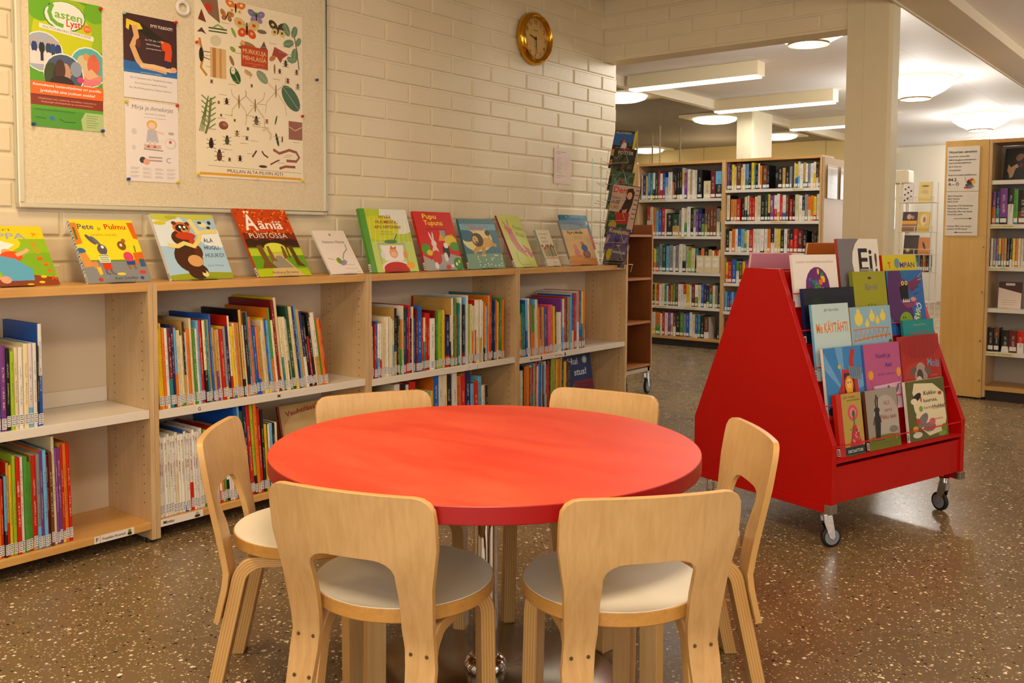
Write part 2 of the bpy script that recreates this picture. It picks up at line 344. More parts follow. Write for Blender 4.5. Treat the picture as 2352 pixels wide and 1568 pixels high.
# ------------------------------------------------------------------ flat print work (covers, posters, labels)
TXT = {}
def text_mesh(t, bold):
    k = (t, bold)
    if k not in TXT:
        cu = bpy.data.curves.new('t', 'FONT'); cu.body = t; cu.size = 1; cu.resolution_u = 2; cu.offset = .018 if bold else 0
        o = bpy.data.objects.new('t', cu); me = o.to_mesh()
        vs = [(v.co.x, v.co.y) for v in me.vertices]; fs = [tuple(p.vertices) for p in me.polygons]
        o.to_mesh_clear(); bpy.data.objects.remove(o); bpy.data.curves.remove(cu)
        x0 = min([v[0] for v in vs] or [0]); x1 = max([v[0] for v in vs] or [1])
        TXT[k] = ([(a-x0, b) for a, b in vs], fs, x1-x0)
    return TXT[k]
def art(mb, items, w, h, eps=.00012, M=None, ground=0, doclip=True):
    """items drawn back to front on the plane y=0 facing -y, x 0..w, z 0..h (given as fractions)"""
    T = M or Matrix.Identity(4)
    lay = [0]; done = []; keep = [False]
    def level(x0, y0, x1, y1):
        l = 1
        for a, b, c, d, q in done:
            if q >= l and a < x1 and c > x0 and b < y1 and d > y0: l = q+1
        done.append((x0, y0, x1, y1, l)); lay[0] = l
    def clip(pts):
        for ax, lim, sg in ((0, 0, 1), (0, w, -1), (1, 0, 1), (1, h, -1)):
            o = []
            for i in range(len(pts)):
                a, b = pts[i-1], pts[i]; da, db = sg*(a[ax]-lim), sg*(b[ax]-lim)
                if (da >= 0) != (db >= 0):
                    t = da/(da-db); o.append((a[0]+(b[0]-a[0])*t, a[1]+(b[1]-a[1])*t))
                if db >= 0: o.append(b)
            pts = o
            if len(pts) < 3: return None
        return pts
    def put(pts, col):
        pts = clip([tuple(q) for q in pts]) if doclip else pts
        if not pts: return
        if not keep[0]: level(min(q[0] for q in pts), min(q[1] for q in pts), max(q[0] for q in pts), max(q[1] for q in pts))
        mb.shape([T @ Vector((x, -ground-eps*lay[0], z)) for x, z in pts], [tuple(range(len(pts)))], 0, col=hx(col))
    for it in items:
        k = it[0]; keep[0] = False
        if k == 'r': x0, y0, x1, y1 = it[1:5]; put([(x0*w, y0*h), (x1*w, y0*h), (x1*w, y1*h), (x0*w, y1*h)], it[5])
        elif k == 'e':
            cx, cy, rx, ry, col = it[1:6]; a = R(it[6]) if len(it) > 6 else 0; n = 18
            pts = []
            for j in range(n):
                g = 2*PI*j/n; p, q = rx*w*math.cos(g), ry*h*math.sin(g)
                pts.append((cx*w+p*math.cos(a)-q*math.sin(a), cy*h+p*math.sin(a)+q*math.cos(a)))
            put(pts, col)
        elif k == 'p': put([(x*w, y*h) for x, y in it[1]], it[2])
        elif k == 'l':
            pts, wd, col = it[1:4]; wd *= w
            P = [Vector((x*w, y*h)) for x, y in pts]; A = []; B = []
            for i, p in enumerate(P):
                t = (P[min(i+1, len(P)-1)]-P[max(i-1, 0)]).normalized(); nrm = Vector((-t.y, t.x))
                A.append(p+nrm*wd/2); B.append(p-nrm*wd/2)
            xs = [v.x for v in A+B]; ys = [v.y for v in A+B]; level(min(xs), min(ys), max(xs), max(ys)); keep[0] = True
            for i in range(len(P)-1): put([A[i], B[i], B[i+1], A[i+1]], col)
        elif k == 't':
            s, x, y, hh, col = it[1:6]; o = it[6] if len(it) > 6 else {}
            vs, fs, tw = text_mesh(s, o.get('b', 0)); sz = hh*h/.72
            sx = sz if 'w' not in o else o['w']*w/tw
            ox = {'c': -tw*sx/2, 'r': -tw*sx}.get(o.get('a'), 0); a = R(o.get('rot', 0)); ca, sa = math.cos(a), math.sin(a)
            sh = o.get('sk', 0)
            V = []
            cs = [(x*w+X*ca-Y*sa, y*h+X*sa+Y*ca) for X in (ox, ox+tw*sx) for Y in (-.2*sz, sz)]
            level(min(c[0] for c in cs), min(c[1] for c in cs), max(c[0] for c in cs), max(c[1] for c in cs))
            for p, q in vs:
                X, Y = p*sx+ox+q*sz*sh, q*sz; qx, qy = x*w+X*ca-Y*sa, y*h+X*sa+Y*ca
                if doclip: qx, qy = min(max(qx, 0), w), min(max(qy, 0), h)
                V.append(T @ Vector((qx, -ground-eps*lay[0], qy)))
            mb.shape(V, fs, 0, col=hx(col))
    return mb
def print_mesh(name, items, w, h, parent=None, loc=None, rot=None, eps=.00012, mat=None, label=None, doclip=True):
    mb = MB(); art(mb, items, w, h, eps, doclip=doclip)
    o = mb.build(name, mat or MATS['printed'], parent, loc=loc, rot=rot, fix=False)
    if label: o['label'] = label
    return o

# ------------------------------------------------------------------ the room
WY = 3.33                     # face of the brick wall
XL, XL2 = 5.034, 5.19         # lintel: front and back face
def bricks(name, x0, x1, z0, z1, frm, mats, phase=0.0, PX=.3165, PZ=.0955, Z0=.227-.0955*3, joint=.011, depth=.007, seed=3, parent=None):
    """painted bricks: each a cushion-edged block standing proud of the bedding plane. frm(u, out, z) -> point"""
    g = random.Random(seed); mb = MB()
    mb.shape([frm(x0, .0003, z0), frm(x1, .0003, z0), frm(x1, .0003, z1), frm(x0, .0003, z1)], [(0, 1, 2, 3)], 0)
    k = 0; z = Z0
    while z < z1:
        off = phase + (PX/2 if k % 2 else 0); x = x0-((x0-off) % PX)
        while x < x1:
            j = joint*.5; r = lambda a: g.uniform(-a, a)
            a, b = max(x+j+r(.0015), x0), min(x+PX-j+r(.0015), x1); c, d = max(z+j+r(.001), z0), min(z+PZ-j+r(.001), z1)
            if b-a > .02 and d-c > .01:
                dp = depth+r(.0012); t = r(.0012); t2 = r(.0012); e = .0035
                o = [(a, 0, c), (b, 0, c), (b, 0, d), (a, 0, d)]; i = [(a+e*.5, dp*.75, c+e*.5), (b-e*.5, dp*.75, c+e*.5), (b-e*.5, dp*.75, d-e*.5), (a+e*.5, dp*.75, d-e*.5)]
                q = [(a+e*1.6, dp+t, c+e*1.6), (b-e*1.6, dp+t2, c+e*1.6), (b-e*1.6, dp+t2+r(.0006), d-e*1.6), (a+e*1.6, dp+t, d-e*1.6)]
                vs = [frm(*p) for p in o+i+q]; fs = [(0+n, (1+n) % 4 if n == 3 else 1+n, 4+((1+n) % 4), 4+n) for n in range(4)]
                fs += [(4+n, 4+((1+n) % 4), 8+((1+n) % 4), 8+n) for n in range(4)]
                mb.shape(vs, fs, 0, smooth=False); mb.shape(vs, [(8, 9, 10, 11)], 0)
            x += PX
        z += PZ; k += 1
    return mb
m = bricks('wall_left', -2.0, XL2, 0, 2.62, lambda u, o, z: (u, WY-o, z), None, phase=2.799)
m.box(-2.0, XL2-.0, WY+.0005, WY+.16, 0, 2.7)
wl = struct(m.build('wall_left', WALLP, fix=False))
m = bricks('wall_back', 1.75, WY-.001, 2.225, 2.62, lambda u, o, z: (XL-o, u, z), None, phase=1.9, seed=5)
m.box(XL+.0005, XL2, 1.75, WY-.012, 2.225, 2.72)
struct(m.build('wall_back', WALLP, fix=False))
# columns
def column(name, x, y0, y1, dx, z1, ch=.018):
    mb = MB(); p = [(x+ch, y0), (x+dx, y0), (x+dx, y1), (x, y1), (x, y0+ch)]
    mb.prism(p, 'z', 0, z1); mb.box(x-.0015, x, y0+(y1-y0)*.60, y0+(y1-y0)*.61, 0, z1)
    return struct(mb.build(name, plain('column_paint', 'e2d6b4', .5, bump=.2, bscale=40, var=.05)))
column('trim_1', XL-.012, 1.515, 1.75, .13, 2.7)
column('trim_2', 10.4, 4.72, 4.93, .55, 2.62)
def slab(name, x0, x1, y0, y1, z0, z1, mat): return struct(MB().box(x0, x1, y0, y1, z0, z1).build(name, mat))
slab('floor', -2.5, 17.5, -6, 9.5, -.05, 0, MATS['terrazzo'])
slab('ceiling', XL2-.01, 17, -6, 4.98, 2.7, 2.75, CEIL)
slab('ceiling', 5.19, 17, 5.06, 9.5, 2.63, 2.68, CEILD)
slab('trim_3', 5.19, 17, 4.98, 5.06, 2.6, 2.74, plain('beam_paint', 'efe4cc', .5))
slab('ceiling', -2.5, XL+.0, 1.5, WY, 2.62, 2.7, plain('ceiling_paint', 'eadfcb', .6))
mb = MB().box(-2.5, 14, 1.285, 1.5, 2.335, 2.76).box(-2.5, 14, 1.5, 1.512, 2.325, 2.37)
struct(mb.build('trim_4', plain('beam_soffit', 'e4d2b2', .5)))
slab('ceiling', -2.5, 14, -6, 1.285, 2.40, 2.48, plain('ceiling_low', 'f8f0e8', .6))
# far end of the hall
slab('wall_far', 14.4, 14.5, 4.3, 9.5, 0, 2.69, panel_lines('wall_panel_yellow', 'dcc488', 1.06, 50, axes='yz', dark=.7, line=.02))
slab('wall_far', 17, 17.1, -6, 5.06, 0, 2.72, plain('wall_white', 'f4ecdc', .6))
slab('wall_side', 5.19, 17, 9.5, 9.6, 0, 2.7, plain('wall_tan', 'd8c8a4', .6))
slab('wall_right', -2.5, 17, -6.1, -6, 0, 2.7, plain('wall_white', 'f4ecdc', .6))
# bright window in the far wall, seen past the column
wn = MB().box(16.93, 17.0, 4.74, 4.80, 1.2, 2.26).box(16.93, 17.0, 5.0, 5.05, 1.2, 2.26).box(16.93, 17, 4.74, 5.05, 2.2, 2.26).box(16.93, 17, 4.74, 5.05, 1.2, 1.26).box(16.94, 17, 4.74, 5.05, 1.78, 1.81)
wo = struct(wn.build('window_1', plain('window_frame', 'f0ece4', .4)))
MB().box(16.96, 16.97, 4.8, 5.0, 1.26, 2.2).build('window_pane', emit('sky_light', 'f4f8ff', 2.4), wo)
mb = MB()
for i in range(6): y = -2.5+i*1.15; mb.box(16.93, 17, y, y+.06, .9, 2.3)
mb.box(16.93, 17, -2.5, 3.31, .9, .96).box(16.93, 17, -2.5, 3.31, 2.24, 2.3)
wo = struct(mb.build('window_2', plain('window_frame', 'f0ece4', .4)))
MB().box(16.96, 16.97, -2.45, 3.3, .96, 2.24).build('window_pane', emit('sky_light', 'f4f8ff', 2.4), wo)

# ------------------------------------------------------------------ ceiling fittings
def dome_lamp(x, y, label, z=2.7, glow=7):
    t = thing('dome_lamp', label, 'ceiling lamp', (x, y, z), group='dome lamps in a row')
    MB().lathe([(.0, 0), (.34, 0), (.34, -.025), (.33, -.03)][::-1], 40).build('lamp_base', plain('lamp_base', 'f4eee2', .5), t)
    MB().lathe([(.14, -.20), (.26, -.14), (.335, -.085), (.35, -.03)], 40).build('lamp_shade', emit('dome_glow', 'fff2dc', glow), t)
    MB().lathe([(.0, -.199), (.125, -.199)], 40).build('diffuser', emit('dome_disc', 'fff6e6', 4.0), t)
    pts = [(.137*math.cos(2*PI*i/36), .137*math.sin(2*PI*i/36), -.203) for i in range(36)]
    MB().tube(pts, .012, 6, closed=True).build('lamp_ring', plain('lamp_ring', '7c5c34', .5), t)
    return t
dome_lamp(6.55, 2.56, 'round white dome ceiling lamp cut by the brick lintel, first of the row')
dome_lamp(9.75, 2.70, 'round white dome ceiling lamp just beside the square column')
dome_lamp(13.05, 2.80, 'round white dome ceiling lamp above the bookcase end with the information sign')
dome_lamp(16.2, 3.18, 'round white dome ceiling lamp low behind the square column')
def tube_fitting(x, y0, y1, label, z=2.7):
    t = thing('strip_lamp', label, 'ceiling lamp', (x, (y0+y1)/2, z), group='fluorescent strip lamps')
    h = (y1-y0)/2
    MB().box(-.16, .0, -h, h, -.13, 0).build('lamp_housing', plain('strip_body', 'efe0bc', .5), t, bevel=.004)
    MB().box(-.155, -.02, -h+.02, h-.02, -.148, -.13).build('tube_light', emit('tube_glow', 'fff8ee', 3.2), t)
tube_fitting(8.05, 3.55, 4.93, 'cream strip lamp in front of the others, just beyond the brick lintel')
tube_fitting(10.05, 3.58, 5.0, 'cream strip lamp in the middle of the three')
tube_fitting(12.3, 3.62, 5.0, 'cream strip lamp at the back, passing behind the square column')
def square_lamp(x, y, z, label, lx=.34, ly=.30):
    t = thing('panel_lamp', label, 'ceiling lamp', (x, y, z), group='glowing panel lamps on the grey tile ceiling')
    MB().box(-lx-.02, lx+.02, -ly-.02, ly+.02, -.03, 0).build('lamp_frame', plain('strip_body', 'efe0bc', .5), t)
    MB().lathe([(.0, -.085), (.2, -.08), (.26, -.06), (.28, -.03)], 28).build('diffuser', emit('panel_glow', 'fff4dc', 4.0), t)
square_lamp(8.45, 5.35, 2.63, 'oblong panel lamp on the grey tile ceiling between the first two strip lamps')
square_lamp(10.75, 5.4, 2.63, 'oblong panel lamp on the grey tile ceiling beside the far column')
square_lamp(13.1, 5.55, 2.63, 'oblong panel lamp on the grey tile ceiling beyond the far column')
square_lamp(13.9, 8.25, 2.63, 'oblong panel lamp on the grey tile ceiling above the bookcase end with a white notice')
square_lamp(6.6, 4.32, 2.7, 'oblong panel lamp half hidden above the brick wall end')
# four thin hanging rods above the tall bookcase
for i, (x, y) in enumerate(((11.5, 7.0), (11.9, 6.98), (11.2, 6.45), (11.5, 6.3))):
    tag(MB().tube([(x, y, 1.9), (x, y, 2.63)], .012, 8).build('hanging_rod', plain('rod_paint', 'cbb690', .5)), 'thin cream rod hanging from the grey tile ceiling, %s of four' % ('first', 'second', 'third', 'fourth')[i], 'rod', 'ceiling rods over the tall bookcase')
for i, y in enumerate((6.9, 6.2)):
    pass

# ------------------------------------------------------------------ things on the brick wall
FACE = WY-.009
nb = thing('notice_board', 'large linen covered notice board with slim pale metal frame', 'notice board', (1.40, FACE, 1.205))
BW_, BH_ = 1.305, 1.15
MB().box(0, BW_, -.018, 0, 0, BH_).build('board_panel', MATS['linen'], nb)
ALU = plain('board_frame', 'dcd6bc', .35, .3)
mb = MB(); t_ = .018
mb.box(-t_, BW_+t_, -.026, 0, -t_, 0).box(-t_, BW_+t_, -.026, 0, BH_, BH_+t_).box(-t_, 0, -.026, 0, 0, BH_).box(BW_, BW_+t_, -.026, 0, 0, BH_)
mb.build('board_frame', ALU, nb, bevel=.003)
PB = FACE-.0195

# ------------------------------------------------------------------ posters
def poster(name, label, x0, x1, z0, z1, items, y=PB, curl=.0):
    w, h = x1-x0, z1-z0
    t = thing(name, label, 'poster', (x0, y, z0))
    MB().box(0, w, -.0006, .0002, 0, h).build('sheet', PAPER, t)
    print_mesh('print', items, w, h, t, loc=(0, -.0008, 0))
    return t
W_ = 'f6f2ea'
lasten = [('r', 0, 0, 1, 1, '5aa81e'), ('e', .5, .75, .56, .26, '9cc41c'), ('e', .45, .72, .42, .22, 'ccd410'), ('r', 0, 0, 1, .14, '4c9c28'), ('e', .15, .9, .18, .1, '6cb422'), ('e', .9, .93, .16, .08, '70b424'),
 ('e', .48, .865, .29, .115, '3c8c28'), ('e', .48, .868, .275, .108, W_),
 ('t', 'asten', .34, .85, .06, '78b83c', {'b': 1, 'w': .38, 'rot': -3}), ('l', [(.30, .93), (.27, .88), (.3, .83), (.37, .80), (.46, .79)], .055, '6cb43c'), ('e', .285, .935, .05, .022, '6cb43c'), ('e', .27, .94, .01, .005, '222'),
 ('t', 'Lysti', .5, .793, .055, 'd83c1c', {'b': 1, 'w': .22}), ('e', .79, .797, .055, .03, 'ee7428'), ('t', '2013', .755, .79, .017, W_, {'w': .07}),
 ('p', [(.13, .785), (.88, .745), (.88, .71), (.13, .75)], W_), ('t', 'KULTTUURISYKSY JYVÄSKYLÄSSÄ', .18, .756, .017, '444', {'w': .66, 'rot': -4.5}),
 ('e', .17, .57, .28, .155, W_), ('e', .17, .57, .265, .146, 'a9b4c8'), ('p', [(0, .47), (.36, .48), (.4, .56), (0, .60)], 'e4e0e0'),
 ]
for i, (x, c) in enumerate(((.06, '283a78'), (.16, '20242c'), (.25, '30405c'), (.31, '2a4a84'), (.38, '28407c'))):
    lasten += [('e', x, .60, .04, .045, c), ('e', x, .65, .018, .012, 'd8a888'), ('r', x-.02, .50, x+.02, .57, '262a3c' if i % 2 else 'e8e4e0')]
lasten += [('e', .80, .50, .27, .16, W_), ('e', .80, .50, .255, .15, '5ab4b8'), ('p', [(.58, .42), (.98, .45), (.97, .38), (.85, .35), (.66, .36)], 'e89070'), ('e', .72, .52, .09, .07, 'd8c49c'), ('e', .77, .58, .045, .028, 'd8a060'), ('e', .87, .52, .09, .08, 'e06c50'), ('e', .88, .58, .04, .028, 'd8684c'),
 ('p', [(.7, .44), (.8, .40), (.94, .44), (.84, .49)], 'e8b890'), ('p', [(.64, .40), (.99, .41), (.95, .37), (.7, .35)], 'e87c8c'),
 ('e', .45, .415, .28, .165, W_), ('e', .45, .415, .265, .155, '4a5c7c'), ('e', .62, .47, .08, .06, '8c9cb4'), ('e', .28, .40, .1, .1, '3a4a2c'), ('e', .42, .40, .12, .11, '3c2420'), ('e', .47, .43, .075, .075, 'c89878'), ('p', [(.53, .44), (.565, .425), (.53, .41)], 'c89878'), ('e', .40, .45, .07, .08, '4c302c'), ('e', .42, .345, .17, .06, '2c1c1c'), ('e', .68, .39, .05, .022, 'd83c6c'), ('l', [(.66, .36), (.64, .32)], .008, '3c6c2c'),
 ('r', 0, .245, 1, .345, 'ee6a1c'), ('t', 'Riemukasta lastenohjelmaa eri puolilla', .03, .31, .02, W_, {'b': 1, 'w': .94}), ('t', 'Jyväskylää aina jouluun saakka!', .12, .268, .02, W_, {'b': 1, 'w': .76}),
 ('r', 0, .165, 1, .245, '8c2c10'), ('t', 'Ohjelmassa mm. teatteria, musiikkia, museoita ja', .1, .212, .012, 'f0b898', {'w': .8}), ('t', 'kaupungin yhteispalvelu ja monitoimitalot.', .14, .188, .012, 'f0b898', {'w': .72}),
 ('t', 'www.jyvaskyla.fi/kulttuuri/lapset', .05, .125, .018, '1c4c14', {'w': .55}), ('p', [(.7, 0), (1, 0), (1, .14), (.74, .14), (.68, .08)], 'b4cc8c'), ('e', .28, .07, .04, .014, '2878b8', -20), ('l', [(.06, .07), (.2, .066)], .012, '2a6a24'), ('l', [(.38, .07), (.46, .05), (.6, .055)], .012, '2a5a24')]
for i in range(6): lasten.append(('r', .76, .115-i*.018, .76+.17-.02*(i % 3), .119-i*.018, '6c8c54'))
poster('event_poster', 'green event poster with round photos and orange band, upper corner of the board', 1.428, 1.684, 1.47, 1.925, lasten)
dance = [('r', 0, 0, 1, 1, 'ece6e4'), ('r', 0, .30, 1, 1, '46282c'), ('p', [(0, .30), (1, .30), (1, .40), (0, .44)], '2c6cb4'), ('r', 0, .30, 1, .335, '3878bc'),
 ('p', [(.12, .86), (.2, .93), (.42, .88), (.85, .72), (.86, .64), (.6, .70), (.30, .80)], '262414'), ('p', [(.06, .93), (.3, .90), (.36, .84), (.26, .82), (.12, .87), (.1, .8), (.05, .82)], 'f0d040'),
 ('l', [(.2, .87), (.24, .74), (.16, .62), (.26, .46), (.34, .40), (.6, .39), (.8, .37)], .1, 'e4b47c'), ('l', [(.3, .40), (.55, .41), (.9, .385)], .07, 'eec898'), ('e', .27, .66, .045, .055, '6a3a24'), ('e', .93, .40, .06, .035, 'e8b088'),
 ('l', [(.82, .70), (.84, .62), (.82, .50)], .13, 'e4501c'), ('l', [(.82, .5), (.80, .41)], .06, '30305c'), ('p', [(.68, .74), (.86, .72), (.9, .60), (.72, .62)], 'e4501c'),
 ('t', 'SYYS TULKOOT!', .5, .88, .035, W_, {'b': 1, 'w': .42}), ('t', 'La 7.9. klo 12-18', .4, .71, .02, W_, {'w': .34}), ('t', 'Näkö-Mässäys', .42, .66, .018, W_, {'w': .26}), ('t', 'perhepuistossa', .42, .61, .018, W_, {'w': .28}),
 ('t', 'tervetuloa kaikki!', .3, .312, .014, 'd8e4f0', {'w': .4}), ('t', 'Klo 12 Tapahtuman avaus, Tanssikoulumme esiintyy', .12, .235, .02, '555', {'w': .78}), ('t', 'Klo 16 Crazy Love Headline Workshop', .2, .175, .02, '555', {'w': .6}), ('t', 'Klo 18-20 Perhetanssit ja Yhteinen iltatanssi', .1, .115, .02, '555', {'w': .78})]
poster('dance_poster', 'dance event poster with dark photo of an acrobat and orange trousers', 1.765, 1.983, 1.61, 1.922, dance, y=PB-.0012)
kirja = [('r', 0, 0, 1, 1, 'f0e8e6'), ('t', 'Mirja ja ihmekirjat', .12, .90, .055, '777', {'w': .78, 'sk': .2}), ('t', 'satutunti ja työpaja', .36, .845, .022, '888', {'w': .4}), ('t', 'to 12.9. klo 10 kirjastossa', .34, .80, .016, '888', {'w': .42}),
 ('e', .49, .72, .10, .06, 'e8b850'), ('e', .49, .71, .07, .04, 'f0d4c0'), ('p', [(.41, .66), (.57, .66), (.62, .50), (.38, .50)], 'c0c0cc'), ('l', [(.57, .64), (.72, .62)], .03, 'f0c8b0'), ('l', [(.45, .52), (.45, .43)], .05, 'd8d4d8'), ('l', [(.54, .52), (.54, .43)], .05, 'd8d4d8'),
 ('l', [(.33, .41), (.7, .40)], .02, '999'), ('r', .34, .42, .66, .47, 'd8b8a8'), ('r', .40, .435, .44, .455, 'c02818'), ('r', .52, .435, .56, .455, 'c02818'), ('e', .85, .50, .11, .07, 'd8d0cc'), ('e', .84, .50, .09, .055, 'f0e8e6'), ('e', .84, .52, .03, .02, 'd85848'), ('r', .42, .30, .68, .32, 'b8a0a0'), ('r', .42, .26, .68, .28, 'b8a0a0'), ('e', .31, .27, .06, .04, '444'), ('e', .38, .25, .06, .04, 'e8a890'), ('t', 'C', .76, .25, .07, '7888a0'), ('e', .16, .62, .05, .04, 'd8d4d0'), ('e', .86, .63, .06, .02, 'b8b4b0'), ('e', .15, .42, .035, .03, 'd8d4d0')]
for c in range(4):
    for r in range(3):
        for q in range(3): kirja.append(('r', .08+c*.23, .17-r*.05-q*.011, .08+c*.23+.17-.02*((c+q) % 3), .173-r*.05-q*.011, 'a09890'))
poster('story_hour_poster', 'white story hour sheet with a line drawing of a girl on books', 1.768, 1.985, 1.298, 1.60, kirja)
g = random.Random(4)
def bfly(x, y, s, c1, c2, a=0):
    o = []
    for sg in (-1, 1):
        o += [('e', x+sg*s*.55, y+s*.22, s*.55, s*.26, c1, sg*25+a), ('e', x+sg*s*.40, y-s*.22, s*.38, s*.22, c2, -sg*30+a), ('e', x+sg*s*.6, y+s*.24, s*.16, s*.09, c2), ('e', x+sg*s*.4, y-s*.2, s*.12, s*.08, c1)]
    return o+[('e', x, y, s*.09, s*.34, '3c2418', a)]
def beetle(x, y, s, c, a=0):
    o = []
    for k in (-1, 0, 1):
        for sg in (-1, 1): o.append(('l', [(x, y+k*s*.3), (x+sg*s*.8, y+k*s*.5)], .004, '4c3824'))
    return o+[('e', x, y, s*.42, s*.5, c, a), ('e', x, y+s*.5, s*.24, s*.2, '2c2018', a)]
def leafy(x, y, s, a, c='5c8048'):
    dx, dy = math.cos(R(a))*s, math.sin(R(a))*s
    return [('e', x, y, s, s*.42, c, a), ('l', [(x-dx, y-dy*.65), (x+dx, y+dy*.65)], .005, 'a8b888')]
bug = [('r', 0, 0, 1, 1, 'f4e8cc')]
bug += [('p', [(.02, 1), (.2, .985), (.22, .86), (.12, .90)], '8c6c50'), ('e', .12, .935, .035, .02, 'c83820', -40)] + bfly(.36, .965, .085, 'e8782c', 'f0e4b4') + bfly(.55, .94, .075, '8878a8', '9c8cb8') + bfly(.76, .895, .09, '4c3c24', 'd8c880', -10)
bug += bfly(.46, .86, .11, 'd8c07c', 'dc501c') + bfly(.28, .91, .06, 'c08448', 'a86c3c', -30) + [('p', [(.03, .86), (.06, .92), (.1, .85)], '7c3828'), ('p', [(.02, .79), (.06, .82), (.1, .785), (.06, .795)], '5c4030'), ('p', [(.58, .76), (.62, .81), (.66, .75)], '6c5040'), ('p', [(.68, .70), (.72, .79), (.86, .76), (.80, .73), (.78, .70), (.74, .735)], 'a84838')]
bug += [('l', [(.12, .825), (.28, .83)], .012, '48602c'), ('l', [(.12, .808), (.28, .813)], .01, '48602c'), ('l', [(.16, .83), (.2, .85), (.25, .835)], .014, '90b060'), ('e', .60, .862, .045, .012, '7c6c5c'), ('e', .34, .825, .014, .03, '8cb040', 30), ('e', .47, .765, .075, .022, 'a07840', -8), ('e', .47, .745, .09, .012, '7c5430', -5), ('e', .42, .775, .02, .018, 'e0b070')]
for (x, y, s, a) in ((.86, .905, .055, 115), (.94, .90, .05, 70), (.98, .845, .04, 60), (.88, .825, .055, 20), (.94, .76, .06, 80), (.90, .73, .04, 160)): bug += leafy(x-.02, y, s, a, '6c9070')
bug += [('l', [(.92, .87), (.94, .80), (.965, .68)], .01, '80705c'), ('r', .13, .555, .27, .72, 'e0b87c'), ('r', .15, .555, .18, .72, 'b88444'), ('r', .21, .555, .23, .72, 'c89858'), ('l', [(.04, .76), (.07, .66), (.05, .60), (.1, .56)], .02, 'c88c28'), ('e', .055, .67, .02, .04, '2c2418'), ('l', [(.06, .69), (.13, .69)], .006, '604828'), ('l', [(.06, .66), (.13, .65)], .006, '604828'),
 ('e', .18, .76, .05, .03, 'd8d0b4', 20), ('r', .405, .645, .655, .765, 'c04420'), ('t', 'MURKKUJA', .42, .722, .027, 'e8dc90', {'w': .22}), ('t', 'MEHILÄISIÄ', .42, .685, .025, 'e8dc90', {'w': .22}), ('t', 'ja muita ötököitä', .44, .665, .008, 'e8a070', {'w': .18}), ('t', 'WSOY', .51, .652, .007, 'e8b080')]
bug += leafy(.35, .585, .07, -60, '2c5824') + [('e', .33, .61, .02, .02, 'f4e8cc')] + leafy(.60, .60, .065, -40, '8c9c80') + leafy(.88, .50, .12, -50, '4c6c54') + [('e', .47, .61, .04, .014, 'd0a878', -20), ('l', [(.44, .63), (.5, .6), (.48, .58)], .006, 'b08850')]
bug += [('e', .33, .73, .018, .02, '90a040', 60), ('e', .32, .665, .016, .03, 'a07840', 25), ('e', .70, .72, .035, .014, 'c0803c', 30), ('e', .72, .66, .008, .03, '906040')]
for x, y, s, c in ((.83, .70, .035, '4c4030'), (.77, .65, .025, '5c3828'), (.94, .66, .028, '706050'), (.85, .60, .028, '8c3c2c'), (.95, .575, .03, '908468'), (.14, .53, .018, '7c2c1c'), (.50, .54, .016, '803828'), (.27, .43, .032, '3c1c14'), (.20, .42, .014, '8c3420'), (.38, .44, .014, 'a03c20'), (.22, .35, .013, '8c3424'), (.34, .33, .013, '6c2c1c'), (.54, .34, .045, '6c5038'), (.64, .345, .022, 'c0482c'), (.46, .29, .016, '4c1c14'), (.27, .21, .045, '4c5024'), (.36, .255, .03, '988040'), (.13, .185, .05, '2c1c14'), (.45, .235, .02, '3c4430'), (.20, .12, .055, '6c3c24'), (.29, .105, .018, '5c2018'), (.385, .115, .03, '2c1814')): bug += beetle(x, y, s, c, 0)
for x, y, L_ in ((.73, .53, .09), (.53, .43, .08), (.38, .44, .06)):
    bug += [('l', [(x, y), (x+sx*L_, y+sy*L_*.8), (x+sx*L_*1.15, y+sy*L_*1.5)], .004, 'b09870') for sx in (-1, 1) for sy in (-1, .7)]+[('e', x, y, .007, .04, 'a07848')]
bug += [('l', [(.04+.012*i, .25+.0*i), (.11, .45)], .006, '607838') for i in range(-1, 3)]+[('l', [(.11, y), (.11+sx*.06, y+.03)], .008, '6c8440') for y in (.27, .30, .33, .36, .39, .42) for sx in (-1, 1)]+[('l', [(.08, .24), (.11, .30), (.13, .44)], .018, '708048')]
bug += [('e', .24, .295, .042, .024, '8c5038'), ('e', .25, .30, .02, .01, 'b07858'), ('e', .73, .36, .008, .03, '506c2c', -15), ('r', .855, .255, .995, .365, '9c6450'), ('l', [(.86, .33), (.92, .31), (.99, .335)], .007, 'e0c8a0'), ('l', [(.60, .29), (.64, .305), (.68, .27), (.67, .24)], .018, 'd8c8a8'), ('e', .74, .245, .012, .04, '2c2c28', 15)]
bug += [('l', [(.70, .185), (.76, .165), (.86, .19), (.93, .18), (.96, .15), (.93, .125), (.83, .125)], .022, '9c5848'), ('l', [(.67, .095), (.74, .12), (.76, .125)], .012, '704030'), ('l', [(.76, .075), (.82, .09), (.92, .09)], .02, '9c4c34'), ('l', [(.59, .17), (.61, .15), (.65, .135)], .012, '5c2c24'), ('l', [(.50, .13), (.54, .17)], .014, '5c2c20'), ('e', .60, .08, .04, .008, '5c3028'), ('e', .79, .25, .007, .02, '503830')]
for i in range(44): x, y = g.uniform(.05, .9), g.uniform(.07, .93); bug.append(('r', x, y, x+.07, y+.0028, 'b0a080'))
bug += [('l', [(.1, .065), (.98, .055)], .0025, '807050'), ('t', 'MULLAN ALTA PILVIIN ASTI', .27, .032, .02, '5c3020', {'w': .52}), ('r', .03, .012, .98, .026, 'e8a828')]
poster('insect_poster', 'tall cream insect and butterfly chart with a red title block', 2.062, 2.592, 1.33, 2.055, bug)
